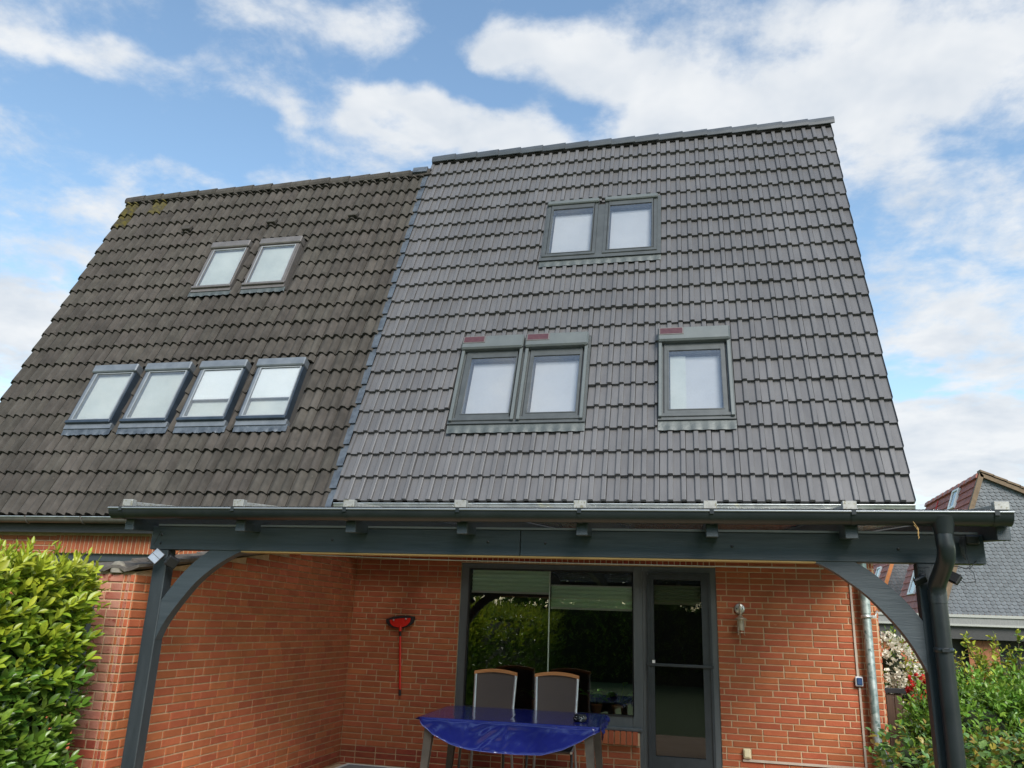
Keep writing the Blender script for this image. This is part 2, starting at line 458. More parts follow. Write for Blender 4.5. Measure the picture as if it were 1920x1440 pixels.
M['wood_strip'] = mat('wood_strip', (0.36, 0.22, 0.07), (0.47, 0.30, 0.11), 14, 0.6, stretch=(0.3, 4, 4))
M['frame_grey'] = mat('frame_grey', (0.080, 0.093, 0.100), (0.098, 0.112, 0.120), 20, 0.45, bump=0.1, bscale=120, stretch=(1, 1, 0.2))
M['door_grey'] = mat('door_grey', (0.028, 0.036, 0.042), (0.038, 0.046, 0.053), 12, 0.42)
M['win_pane'] = glass('win_pane', (0.95, 0.99, 0.96), 0.19)
M['door_pane'] = glass('door_pane', (0.42, 0.42, 0.38), 0.035, dirt=0.015, bscale=60)
M['seal'] = mat('seal', (0.42, 0.50, 0.42), None, 5, 0.4)
M['blind'] = mat('blind', (0.70, 0.92, 0.73), (0.76, 0.95, 0.79), 18, 0.7, trans=0.05, stretch=(0.4, 1, 5))
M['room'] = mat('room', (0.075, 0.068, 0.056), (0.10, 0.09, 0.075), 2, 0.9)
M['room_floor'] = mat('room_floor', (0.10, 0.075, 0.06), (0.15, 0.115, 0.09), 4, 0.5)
M['vinyl'] = mat('vinyl', (0.010, 0.015, 0.15), (0.014, 0.021, 0.19), 3, 0.15, spec=0.5, coat=0.25, bump=0.12, bscale=12)
M['table_leg'] = mat('table_leg', (0.055, 0.050, 0.045), (0.085, 0.076, 0.066), 9, 0.42, spec=0.5)
M['chair_alu'] = mat('chair_alu', (0.50, 0.51, 0.52), (0.60, 0.61, 0.62), 9, 0.35, metal=0.5)
M['chair_mesh'] = mat('chair_mesh', (0.080, 0.062, 0.055), (0.105, 0.082, 0.073), 240, 0.75, bump=0.4, bscale=400)
M['teak'] = mat('teak', (0.42, 0.165, 0.05), (0.52, 0.23, 0.085), 10, 0.45, stretch=(0.5, 5, 5))
M['red_plastic'] = mat('red_plastic', (0.55, 0.014, 0.010), (0.62, 0.022, 0.014), 5, 0.3)
M['black_plastic'] = mat('black_plastic', (0.012, 0.012, 0.014), (0.02, 0.02, 0.022), 9, 0.4)
M['steel'] = mat('steel', (0.50, 0.49, 0.47), (0.64, 0.63, 0.60), 9, 0.35, metal=0.75)
M['lantern'] = mat('lantern', (0.36, 0.28, 0.19), (0.48, 0.40, 0.29), 14, 0.4, metal=0.5)
M['lamp_glass'] = mat('lamp_glass', (0.66, 0.62, 0.50), (0.74, 0.70, 0.58), 6, 0.3, trans=0.3)
M['solar_cell'] = mat('solar_cell', (0.20, 0.24, 0.30), (0.27, 0.31, 0.37), 20, 0.22)
M['blue_switch'] = mat('blue_switch', (0.016, 0.045, 0.12), (0.022, 0.055, 0.14), 9, 0.35)
M['switch_grey'] = mat('switch_grey', (0.52, 0.54, 0.56), None, 9, 0.4)
M['cream'] = mat('cream', (0.62, 0.55, 0.33), (0.68, 0.61, 0.40), 9, 0.45)
M['duct'] = mat('duct', (0.40, 0.33, 0.27), (0.47, 0.40, 0.33), 9, 0.5)
M['ash_black'] = mat('ash_black', (0.012, 0.012, 0.012), (0.020, 0.02, 0.02), 20, 0.18, spots=(90, 0.56, (0.45, 0.45, 0.43)))
M['paving'] = mat('paving', (0.36, 0.25, 0.15), (0.44, 0.32, 0.21), 3, 0.9, bump=0.3, bscale=50)
M['mat_grey'] = mat('mat_grey', (0.14, 0.15, 0.155), (0.19, 0.20, 0.205), 60, 0.9, bump=0.5, bscale=200)
M['lawn'] = mat('lawn', (0.045, 0.085, 0.018), (0.075, 0.12, 0.03), 3, 0.95, bump=0.6, bscale=40)
M['coping'] = mat('coping', (0.070, 0.060, 0.050), (0.125, 0.110, 0.092), 12, 0.9, rand=0.15, bump=0.5, bscale=60)
M['cement'] = mat('cement', (0.20, 0.18, 0.145), (0.28, 0.255, 0.21), 12, 0.95, bump=0.6, bscale=60)
M['neigh_glass'] = mat('neigh_glass', (0.016, 0.018, 0.022), None, 9, 0.08, spec=0.6)
M['bark'] = mat('bark', (0.07, 0.05, 0.03), (0.11, 0.085, 0.05), 20, 0.9, stretch=(3, 3, 0.5))
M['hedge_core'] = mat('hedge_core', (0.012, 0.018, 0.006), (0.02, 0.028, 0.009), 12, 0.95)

# ------------------------------------------------------------------ the ground
def sheet(name, x0, x1, y0, y1, z, m, kind='structure', n=1):
    mb = MB()
    mb.quad((x0, y0, z), (x1, y0, z), (x1, y1, z), (x0, y1, z))
    o = mb.build(name, m)
    o['kind'] = kind
    return o
sheet('lawn', -400, 400, -400, 800, 0.0, M['lawn'])
sheet('terrace', -4.1, 2.3, 4.7, 9.2, 0.02, M['paving'])

# ------------------------------------------------------------------ brick walls
MODL, COURSE, ZJ = 0.2425, 0.0625, 0.0305     # brick plus joint, course height, first bed joint

def rect_minus(x0, x1, y0, y1, holes):
    xs = sorted({x0, x1, *[min(max(v, x0), x1) for h in holes for v in h[:2]]})
    ys = sorted({y0, y1, *[min(max(v, y0), y1) for h in holes for v in h[2:]]})
    out = []
    for j in range(len(ys)-1):
        cy = (ys[j]+ys[j+1])/2
        run = None
        for i in range(len(xs)-1):
            cx = (xs[i]+xs[i+1])/2
            if any(h[0] < cx < h[1] and h[2] < cy < h[3] for h in holes):
                if run: out.append((run[0], run[1], ys[j], ys[j+1])); run = None
            else:
                run = (run[0], xs[i+1]) if run else (xs[i], xs[i+1])
        if run: out.append((run[0], run[1], ys[j], ys[j+1]))
    return out

_brick = {}
def brick_mb(w, h, proud=0.007, c=0.003):
    mb = MB()
    w2, h2 = w/2, h/2
    def ring(y, i):
        return [(-w2+i, y, -h2+i), (w2-i, y, -h2+i), (w2-i, y, h2-i), (-w2+i, y, h2-i)]
    vs = ring(-proud, c) + ring(-proud+c, 0) + ring(0.012, 0)
    fs = [(0, 1, 2, 3)]
    for a in (0, 4):
        for i in range(4):
            j = (i+1) % 4
            fs.append((a+4+i, a+4+j, a+j, a+i))
    mb.add(vs, fs)
    return mb
def brick_mesh(w, h, m, proud=0.007):
    k = (round(w, 2), round(h, 3), m.name, proud)
    if k not in _brick:
        _brick[k] = brick_mb(round(w, 2), h, proud).mesh('brick', m)
    return _brick[k]

def bond(a, b, rng, mod=MODL, joint=0.0108):
    """one course of stretchers and headers in a wild bond"""
    x = a - rng.choice((0.0, 0.25, 0.5, 0.75))*mod
    out, run = [], 0
    while x < b:
        wd = mod if (rng.random() > 0.24 or run == 0) else mod/2
        run = run+1 if wd == mod else 0
        p, q = max(x, a), min(x+wd-joint, b)
        if q-p > 0.012: out.append((p, q))
        x += wd
    return out

def cut(iv, holes, zc):
    for h in holes:
        if h[2] < zc < h[3]:
            nv = []
            for p, q in iv:
                if q <= h[0] or p >= h[1]: nv.append((p, q)); continue
                if h[0]-p > 0.012: nv.append((p, h[0]-0.002))
                if q-h[1] > 0.012: nv.append((h[1]+0.002, q))
            iv = nv
    return iv

def place_bricks(parent, Mw, items, limit=300):
    """items: (centre u, centre z, width, height, material, proud). The largest in view become parts, the rest one joined part."""
    rng = random.Random(5)
    rec = []
    for (u, z, w, h, m, pr) in items:
        p = Mw @ Vector((u, 0, z))
        x, y, d = pix(p)
        vis = d > 0 and -10 < x < 1930 and -10 < y < 1450
        rec.append((0 if vis else 1, d, u, z, w, h, m, pr))
    rec.sort(key=lambda r: r[:2])
    rest = {}
    for i, (v, d, u, z, w, h, m, pr) in enumerate(rec):
        T = Matrix.Translation((u, rng.uniform(-0.0018, 0.0018), z)) @ Matrix.Rotation(rng.uniform(-0.004, 0.004), 4, 'Y') @ Matrix.Rotation(rng.uniform(-0.008, 0.008), 4, 'Z')
        if i < limit:
            inst('brick', brick_mesh(w, h, m, pr), parent, T)
        else:
            mb = rest.setdefault(m.name, (MB(), m))[0]
            b = brick_mb(w, h, pr)
            mb.add([T @ Vector(q) for q in b.v], b.f)
    for mb, m in rest.values():
        o = mb.build('brick', m, parent)
        o['kind'] = 'stuff'

def wall_panel(rects, y=0.0, th=0.1, M4=None):
    mb = MB()
    for (a, b, c, d) in rects:
        mb.box(a, b, y, y+th, c, d, M4)
    return mb

# ------------------------------------------------------------------ roof tiles
PITCH = R_(68.026)
GX, GL, GR = 0.2870, 0.3175, 0.3265           # tile width, gauge of the old roof, gauge of the new roof
ROOF = Matrix.Translation((0, 8.72, 2.90)) @ Matrix.Rotation(PITCH, 4, 'X')
NEW_P = [(0, 0), (.086, 0), (.0885, .024), (.096, .028), (.133, .028), (.1410, .024), (.1440, -.003), (.2270, 0), (.2295, .024), (.238, .028), (.270, .028), (.2790, .024), (.2835, -.004)]
OLD_P = [(0, -.008), (.024, -.004), (.046, .028), (.078, .045), (.112, .030), (.130, -.006), (.160, -.006), (.184, .028), (.216, .045), (.250, .028), (.264, -.006), (.274, -.012)]

def prof_cut(P, a, b):
    out = []
    for (x0, h0), (x1, h1) in zip(P, P[1:]):
        if x1 <= a or x0 >= b: continue
        def at(x): return h0 + (h1-h0)*(x-x0)/(x1-x0)
        lo, hi = max(x0, a), min(x1, b)
        if not out: out.append((lo, at(lo)))
        out.append((hi, at(hi)))
    return out

def tile_mb(P, a, b, ln, lip=0.044, smooth=False):
    pts = prof_cut(P, a, b)
    n = len(pts)
    mb = MB()
    mb.add([(x, 0, h) for x, h in pts] + [(x, ln, h) for x, h in pts], [(i, i+1, n+i+1, n+i) for i in range(n-1)], smooth)
    mb.add([(x, 0, h) for x, h in pts] + [(x, 0.004, h-lip) for x, h in pts], [(n+i, n+i+1, i+1, i) for i in range(n-1)])
    for k, fl in ((0, 1), (n-1, 0)):
        x, h = pts[k]
        q = [(x, 0, h), (x, ln, h), (x, ln, h-lip), (x, 0.004, h-lip)]
        mb.add(q, [(0, 1, 2, 3)] if fl else [(3, 2, 1, 0)])
    return mb

_tile = {}
def lay_tiles(roof, P, x0, x1, s0, s1, g, holes, m, limit=300, smooth=False, mossy=None):
    rng = random.Random(21)
    rec = []
    nrow = math.ceil((s1-s0)/g)
    ncol = math.ceil((x1-x0)/GX - 0.02)
    for k in range(nrow):
        sa = s0+k*g
        sb = min(sa+g, s1)
        for c in range(ncol):
            ta = x0+c*GX
            tb = min(ta+GX, x1)
            pieces = [(ta, tb, sa)]
            for (hx0, hx1, hs0, hs1) in holes:
                new = []
                for (p, q, st) in pieces:
                    if q <= hx0+.004 or p >= hx1-.004 or sb <= hs0+0.03 or sa >= hs1-.004:
                        new.append((p, q, st)); continue
                    if sa < hs0-0.10 and sb > hs0:        # the row below the apron runs on under it
                        new.append((p, q, st)); continue
                    if sb > hs1+0.04:                     # the row above starts at the head of the window
                        if p < hx0-.02: new.append((p, hx0, st))
                        new.append((max(p, hx0), min(q, hx1), max(st, hs1)))
                        if q > hx1+.02: new.append((hx1, q, st))
                        continue
                    if hx0-p > 0.03: new.append((p, hx0, st))
                    if q-hx1 > 0.03: new.append((hx1, q, st))
                pieces = new
            for (p, q, st) in pieces:
                ln = sa+g+0.055-st if sb >= sa+g-1e-6 else max(0.05, sb-st)
                if sb < sa+g-1e-6: ln = sb-st
                if ln < 0.04 or q-p < 0.02: continue
                rec.append((p, q, st, sa, ln, p-ta, q-ta))
    def depth(r):
        w = ROOF @ Vector(((r[0]+r[1])/2, r[2]+.15, 0.05))
        x, y, d = pix(w)
        ok = -20 < x < 1940 and -20 < y < 945 and d > 0
        return (0 if ok else 1, -(r[4]*(r[1]-r[0]))/d**2)
    rec.sort(key=depth)
    rest = MB()
    for i, (p, q, st, sa, ln, a, b) in enumerate(rec):
        key = (m.name, round(a, 3), round(b, 3), round(ln, 3))
        T = Matrix.Translation((p-a + 0.0, st, 0.047 - 0.117*(st-sa) + rng.uniform(-.004, .004))) @ Matrix.Rotation(-0.117+rng.uniform(-.010, .010), 4, 'X') @ Matrix.Rotation(rng.uniform(-.008, .008), 4, 'Z') @ Matrix.Rotation(rng.uniform(-.012, .012), 4, 'Y')
        mm = m
        if mossy and ((st > s1-0.40 and x0+.2 < p < x0+0.62) or (st > s1-.7 and p < x0+.2)) and a == 0 and rng.random() < .7: mm = mossy
        if i < limit or mm is not m:
            k2 = key+(mm.name,)
            if k2 not in _tile:
                _tile[k2] = tile_mb(P, a, b, ln, smooth=smooth).mesh('roof_tile', mm)
            inst('roof_tile', _tile[k2], roof, T)
        else:
            t = tile_mb(P, a, b, ln, smooth=smooth)
            base = len(rest.v)
            rest.v += [tuple(T @ Vector(v)) for v in t.v]
            rest.f += [tuple(base+j for j in f) for f in t.f]
            rest.sm += t.sm
    if rest.v:
        o = rest.build('roof_tile', m, roof)
        o['kind'] = 'stuff'

def ridge_caps(roof, x0, x1, s, m, n, hgt=0.0, rough=0.0):
    rng = random.Random(3)
    w = (x1-x0)/n
    P = [(-.050, .026), (-.046, .040), (-.006, .060), (.045, .064), (.085, .048), (.10, -.08), (.085, -.08), (.07, .03), (.035, .048), (-.006, .046), (-.048, .026)]
    mb = MB()
    vs = [(0, a, b) for a, b in P] + [(w+.035, a*1.06, b+.018) for a, b in P]
    k = len(P)
    mb.add(vs, [(i, (i+1) % k, k+(i+1) % k, k+i) for i in range(k)] + [tuple(reversed(range(k))), tuple(range(k, 2*k))])
    me = mb.mesh('ridge_tile', m)
    for i in range(n):
        inst('ridge_tile', me, roof, Matrix.Translation((x0+i*w, s+rng.uniform(-1, 1)*rough, 0.035+hgt+rng.uniform(-1, 1)*rough)) @ Matrix.Rotation(rng.uniform(-1, 1)*rough, 4, 'Y'))

def roof_body(mb_front, x0, x1, s0, s1, holes, back=2.6, drop=R_(24)):
    """deck under the tiles and the shallow slope behind the ridge, in roof coordinates"""
    for (a, b, c, d) in rect_minus(x0, x1, s0, s1, holes):
        mb_front.box(a, b, c, d, -0.05, -0.008)
    inv = ROOF.inverted()
    top = ROOF @ Vector((0, s1, 0.0))
    vs = []
    for x in (x0, x1):
        for (dy, dz) in ((0.0, 0.0), (back, -back*math.tan(drop))):
            for t in (0.03, -0.06):
                vs.append(inv @ Vector((x, top.y+0.03+dy, top.z+dz+t)))
    mb_front.add(vs, [(0, 2, 6, 4), (1, 5, 7, 3), (0, 1, 3, 2), (4, 6, 7, 5), (2, 3, 7, 6), (0, 4, 5, 1)])
    return top

# ------------------------------------------------------------------ roof windows
def ring(mb, x0, x1, y0, y1, w, z0, z1, wb=None, wt=None, w2=None):
    wb, wt, w2 = wb or w, wt or w, w2 or w
    mb.box(x0, x0+w, y0, y1, z0, z1)
    mb.box(x1-w2, x1, y0, y1, z0, z1)
    mb.box(x0+w, x1-w2, y0, y0+wb, z0, z1-.002)
    mb.box(x0+w, x1-w2, y1-wt, y1, z0, z1-.002)

def apron(x0, x1, s0, s1, z, amp, wl=0.1435, ph=0.0, crumple=0.0):
    mb = MB()
    n = max(8, int((x1-x0)/0.018))
    rng = random.Random(int(x0*1000) & 0xffff)
    vs = []
    for j in range(4):
        t = j/3
        for i in range(n+1):
            x = x0+(x1-x0)*i/n
            h = amp*(1-t)*(0.5+0.5*math.cos(2*math.pi*(x-ph)/wl))
            vs.append((x, s0+(s1-s0)*t + (rng.uniform(-1, 1)*crumple if j == 0 else 0), z+h+rng.uniform(-1, 1)*crumple*.6*(1-t)+t*0.012))
    fs = [(j*(n+1)+i, j*(n+1)+i+1, (j+1)*(n+1)+i+1, (j+1)*(n+1)+i) for j in range(3) for i in range(n)]
    mb.add(vs, fs, True)
    return mb

def roof_window(house, x0, x1, s0, s1, gx0, gx1, gs0, gs1, mf, ms, z=0.095, label=None, hood=None, blind=None, back=None, panel_w=None, trim=None, depth_=-0.035, inset=.056):
    gx0, gx1, gs0, gs1 = gx0-.015, gx1+.015, gs0-.012, gs1+.012
    f = MB()
    ring(f, x0, x1, s0+.02, s1, 0.045, -0.03, z-.012)
    w = f.build('roof_window', mf, house)
    w.matrix_local = ROOF
    if label: w['label'] = label
    gk = MB()
    ring(gk, x0+.044, x1-.044, s0+.043, s1-.018, .016, -.01, z-.030)
    gk.build('gasket', M['rubber'], w)
    sa = MB()
    ring(sa, x0+inset, x1-inset, s0+.050, s1-.026, max(.012, gx0-x0-inset+.004), 0.0, z, wb=gs0-s0-.050, wt=s1-.026-gs1, w2=max(.012, x1-gx1-inset+.004))
    sa.build('sash', ms, w)
    tr = MB()                                           # thin bead round the pane
    ring(tr, gx0-.012, gx1+.012, gs0-.012, gs1+.012, 0.012, z-.03, z+.006)
    tr.build('glazing_bead', trim or ms, w)
    bar = MB()
    bar.cbox(x0-.004, x1+.004, s0-.006, s0+.042, 0.0, z+.018, .006)
    bar.build('bottom_rail', mf, w)
    MB().quad((gx0, gs0, z-.008), (gx1, gs0, z-.008), (gx1, gs1, z-.008), (gx0, gs1, z-.008)).build('pane', M['roof_pane'], w)
    dp = depth_
    bx = MB()
    a, b, c, d = gx0-.01, gx1+.01, gs0-.01, gs1+.01
    zt = z-.012
    bx.quad((a, c, dp), (a, d, dp), (a, d, zt), (a, c, zt))
    bx.quad((b, d, dp), (b, c, dp), (b, c, zt), (b, d, zt))
    bx.quad((b, c, dp), (a, c, dp), (a, c, zt), (b, c, zt))
    bx.quad((a, d, dp), (b, d, dp), (b, d, zt), (a, d, zt))
    bx.build('lining', M['white'], w)
    MB().quad((a, c, dp+.002), (b, c, dp+.002), (b, d, dp+.002), (a, d, dp+.002)).build('inner_blind', back or M['blind_grey'], w)
    if panel_w:
        MB().quad((a, c, dp+.02), (a+panel_w, c, dp+.02), (a+panel_w, d-.02, dp+.02), (a, d-.02, dp+.02)).build('pale_panel', M['blind_pale'], w)  # added pale panel, gives the left of the pane a lighter band
    if blind:
        bl = MB()
        bl.box(gx0+.004, gx1-.004, blind, gs1+.004, zt-.012, zt-.009)
        bl.build('roller_blind', M['roller'], w)
        MB().box(gx0+.004, gx1-.004, blind-.018, blind, zt-.016, zt-.004).build('blind_rail', M['win_alu'], w)
    if hood:
        hs, hz, hm = hood
        h = MB()
        h.cbox(x0-.012, x1+.012, s1-hs, s1+.012, 0.0, hz, .014)
        h.build('hood', hm, w)
    # side flashing: a thin channel beside the frame and the apron below it
    return w

# ------------------------------------------------------------------ the right-hand house
house = empty('brick_house', (0, 0, 0))
tag(house, 'brick house with smooth even grey tiles on the steep roof, behind the pergola', 'house', 'pair of joined steep roofed houses')
YW = 9.18
WIN = (-2.715, -0.625, 0.415, 2.265)
DOOR = (-0.665, 0.166, 0.0, 2.265)
ops = [WIN, DOOR]
wb = wall_panel(rect_minus(-4.03, 1.752, 0.0, 2.62, ops))
wb.box(1.64, 1.75, 0.1, 5.0, 0, 2.62)                    # gable side
wb.box(-4.03, -3.93, 0.1, 5.0, 0, 2.62)
wall = wb.build('wall', M['mortar'], house, (0, YW, 0))
rng = random.Random(4)
items = []
k = 0
while True:
    zc = ZJ + COURSE*k - COURSE/2 + 0.005
    if zc > 2.60: break
    if zc > 0.0:
        holes = [(h[0], h[1], h[2], h[3]+(0.245 if h[0] < -0.7 or h is DOOR else 0)) for h in ops]
        for p, q in cut(bond(-4.025, 1.752, rng), holes, zc):
            items.append(((p+q)/2, zc, q-p, 0.0515, M['dark_brick'] if zc < 0.22 else M['brick'], 0.007))
    k += 1
x = WIN[0]+0.003
while x < DOOR[1]-0.02:                                   # soldier course over window and door
    items.append((x+0.026, 2.265+0.125, 0.052, 0.232, M['dark_brick'], 0.007))
    x += 0.0627
place_bricks(wall, Matrix.Translation((0, YW, 0)), items)
# rowlock sill under the window
x, c = WIN[0]-0.03, 0
sillm = MB().box(WIN[0]-0.03, -0.665, -0.055, 0.10, 0.425, 0.545).build('sill_bed', M['mortar'], house, (0, YW, 0))
mrow = MB().cbox(-.026, .026, -.075, .02, -.066, .066, .004).mesh('brick', M['brick'])
while x < -0.68:
    inst('brick', mrow, sillm, Matrix.Translation((x+0.029, random.uniform(-.002, .002), 0.49)) @ Matrix.Rotation(R_(-4), 4, 'X'))
    x += 0.0627
# wall of the gable side is bonded too, its bricks joined in one part
gi = []
rng = random.Random(8)
for k in range(41):
    zc = ZJ+COURSE*k-COURSE/2+0.005
    if zc < 0: continue
    gi += [((p+q)/2, zc, q-p, 0.0515, M['brick'], 0.007) for p, q in bond(0.0, 4.6, rng)]
gside = MB().box(0.0, 4.6, 0.0, 0.02, 0, 2.6).build('side_wall', M['mortar'], house)
gside.matrix_local = Matrix.Translation((1.772, YW+.005, 0)) @ Matrix.Rotation(R_(90), 4, 'Z')
place_bricks(gside, gside.matrix_local, gi, limit=0)

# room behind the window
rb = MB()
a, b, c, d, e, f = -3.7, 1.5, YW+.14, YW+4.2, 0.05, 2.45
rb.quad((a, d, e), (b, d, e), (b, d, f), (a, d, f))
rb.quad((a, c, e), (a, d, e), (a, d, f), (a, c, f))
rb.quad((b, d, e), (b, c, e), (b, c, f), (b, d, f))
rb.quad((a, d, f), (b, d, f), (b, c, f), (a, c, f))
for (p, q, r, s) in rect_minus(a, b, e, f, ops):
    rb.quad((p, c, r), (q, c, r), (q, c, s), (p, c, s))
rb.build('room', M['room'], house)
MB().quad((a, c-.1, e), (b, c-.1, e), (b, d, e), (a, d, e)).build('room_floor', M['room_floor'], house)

# big window
wf = MB()
x0, x1, z0, z1 = -2.715, -0.735, 0.59, 2.262
wf.box(x0, -2.612, .02, .12, z0, z1)
wf.box(-0.735, -0.627, .012, .12, z0, z1)
wf.box(-0.664, -0.627, .012, .12, .02, z0)
wf.box(-2.612, -0.735, .02, .12, z0, .705)
wf.box(-2.612, -0.735, .02, .12, 2.195, z1)
win = wf.build('window', M['frame_grey'], house, (0, YW, 0))
wl = MB().cbox(x0, -0.64, -.03, .10, .555, .592, .008)
wl.build('sill_profile', M['frame_grey'], win)
for (p, q) in ((-2.612, -1.678), (-1.666, -0.735)):
    MB().quad((p, .05, .705), (q, .05, .705), (q, .05, 2.195), (p, .05, 2.195)).build('pane', M['win_pane'], win)
MB().box(-1.6775, -1.6665, .040, .064, .705, 2.195).build('seal', M['seal'], win)
bd = MB()
ring(bd, -2.622, -0.725, .695, 2.205, .014, 0, 1)
bd.v = [(x, .012+.02*z, y) for x, y, z in bd.v]
bd.build('glazing_bead', M['rubber'], win)
MB().cbox(-1.02, -0.985, .008, .022, .632, .644, .003).build('drain_cap', M['rubber'], win)

def pleated(name, xa, xb, za, zb, y, n, par):
    mb = MB()
    vs = []
    for i in range(2*n+1):
        zz = zb-(zb-za)*i/(2*n)
        yy = y+(0.018 if i % 2 else 0.0)
        vs += [(xa, yy, zz), (xb, yy, zz)]
    mb.add(vs, [(2*i, 2*i+2, 2*i+3, 2*i+1) for i in range(2*n)])
    o = mb.build(name, M['blind'], par)
    r = MB()
    r.box(xa, xb, y-.006, y+.022, za-.022, za)
    r.build('blind_rail', M['white'], par)
    return o
pleated('blind', -2.60, -1.685, 1.955, 2.19, .085, 5, win)
pleated('blind', -1.66, -0.745, 1.80, 2.03, .085, 5, win)
MB().box(-1.66, -0.745, .08, .105, 2.03, 2.045).build('blind_rail', M['white'], win)

# terrace door with fly screen
df = MB()
df.box(-0.6245, -0.575, .010, .12, 0.02, 2.262)
df.box(.105, .166, .010, .12, 0.02, 2.262)
df.box(-0.575, .105, .010, .12, 2.208, 2.262)
df.box(-0.575, .105, .010, .12, 0.02, .08)
door = df.build('door', M['frame_grey'], house, (0, YW, 0))
ds = MB()
ds.box(-0.573, -0.503, -.012, .05, .082, 2.206)
ds.box(.005, .103, -.012, .05, .082, 2.206)
ds.box(-0.503, .005, -.010, .05, 2.125, 2.206)
ds.box(-0.503, .005, -.010, .05, .082, .335)
ds.build('door_leaf', M['door_grey'], door)
sc_ = MB()
ring(sc_, -0.573, .103, .082, 2.206, .022, -.026, -.0125)
sc_.v = [(x, z, y) for x, y, z in sc_.v]
sc_.build('screen_frame', M['door_grey'], door)
MB().cbox(-0.585, .115, -.032, -.008, 1.222, 1.252, .004).build('middle_rail', M['door_grey'], door)
MB().quad((-0.503, .03, .335), (.005, .03, .335), (.005, .03, 2.125), (-0.503, .03, 2.125)).build('pane', M['door_pane'], door)
MB().box(-0.525, -0.495, -.034, -.0325, 1.252, 1.282).build('sticker', M['white'], door)
pleated('blind', -0.50, .0, 1.885, 2.06, .075, 5, door)
MB().box(-0.50, .0, .07, .095, 2.06, 2.07).build('blind_rail', M['white'], door)

# roof of the right-hand house
XR0, XR1, SR1 = -4.185, 2.130, 6.56
HR = [(-2.962, -1.262, 0.925, 2.435), (-0.425, 0.455, 0.925, 2.435), (-2.082, -0.385, 3.775, 5.165)]
holesG = [(-2.79, -2.215, 1.21, 2.085), (-1.965, -1.40, 1.21, 2.085), (-0.277, .31, 1.19, 2.085), (-1.955, -1.384, 4.035, 4.97), (-1.113, -.532, 4.035, 4.97)]
rm = MB()
roof_body(rm, XR0+.01, XR1-.01, -0.02, SR1, holesG)
roof = rm.build('roof', M['deck'], house)
roof.matrix_local = ROOF
lay_tiles(roof, NEW_P, XR0+0.0575, XR1, 0.0, SR1-.03, GR, HR, M['new_tile'])
vt = tile_mb([(0, 0), (.004, .019), (.012, .022), (.05, .022), (.0575, 0)], 0, .0575, GR+.055).mesh('verge_tile', M['new_tile'])
for k in range(20):
    inst('verge_tile', vt, roof, Matrix.Translation((XR0, k*GR, .047)) @ Matrix.Rotation(-.117, 4, 'X'))
rm = MB().box(XR0+.01, XR1-.01, SR1-.06, SR1+.06, -.03, .052).build('ridge_board', M['deck'], roof)
ridge_caps(roof, XR0+.01, XR1+.01, SR1, M['ridge_new'], 17)
apr = apron(-2.955, -1.262, .930, 1.05, .054, .009, ph=XR0+.0285)
apr.build('flashing', M['pale_lead'], roof)
apron(-0.418, .455, .920, 1.05, .054, .009, ph=XR0+.0285).build('flashing', M['pale_lead'], roof)
apron(-2.085, -0.388, 3.775, 3.90, .054, .009, ph=XR0+.0285).build('flashing', M['pale_lead'], roof)
for (a, b, s0, s1) in ((-2.955, -1.262, 1.045, 1.10), (-0.418, .455, 1.045, 1.10), (-2.085, -.388, 3.875, 3.95)):
    MB().box(a, b, s0, s1, .0, .088).build('flashing_channel', M['win_grey'], roof)
for (a, b, s0, s1) in ((-2.955, -2.93, 1.05, 2.42), (-1.292, -1.262, 1.05, 2.42), (-2.13, -2.085, 1.05, 2.42), (-.418, -.398, 1.05, 2.42), (.432, .455, 1.05, 2.42),
                       (-2.080, -2.055, 3.9, 5.165), (-.442, -.388, 3.9, 5.16), (-1.30, -1.197, 3.9, 5.05)):
    MB().box(a, b, s0, s1, .0, .060).build('flashing_channel', M['win_grey'], roof)
for (x0, x1, g0, g1, rv) in ((-2.928, -2.138, -2.79, -2.215, None), (-2.080, -1.300, -1.965, -1.40, None), (-0.400, .430, -.277, .310, .21)):
    w = roof_window(house, x0, x1, 1.09, 2.30, g0, g1, 1.21, 2.085, M['win_grey'], M['win_grey'], z=.085, panel_w=rv)
    for xx in (x0-.012, x1-.030):
        MB().cbox(xx, xx+.042, 1.075, 2.25, .0, .125, .006).build('shutter_rail', M['win_cover'], w)
    MB().cbox(x0-.022, x1+.016, 2.205, 2.425, .01, .165, .02).build('shutter_box', M['win_cover'], w)
    sp = MB()
    sp.cbox(x0-.005, x0+.295, 2.290, 2.405, .150, .172, .004)
    sp.build('panel_frame', M['win_brown'], w)
    MB().box(x0+.010, x0+.280, 2.303, 2.392, .160, .1735).build('solar_panel', M['solar_red'], w)
for (x0, x1, g0, g1) in ((-2.054, -1.302, -1.955, -1.384), (-1.196, -.444, -1.113, -.532)):
    w = roof_window(house, x0, x1, 3.945, 5.15, g0, g1, 4.035, 4.97, M['win_grey'], M['win_grey'], z=.085, hood=(.075, .115, M['win_cover']))

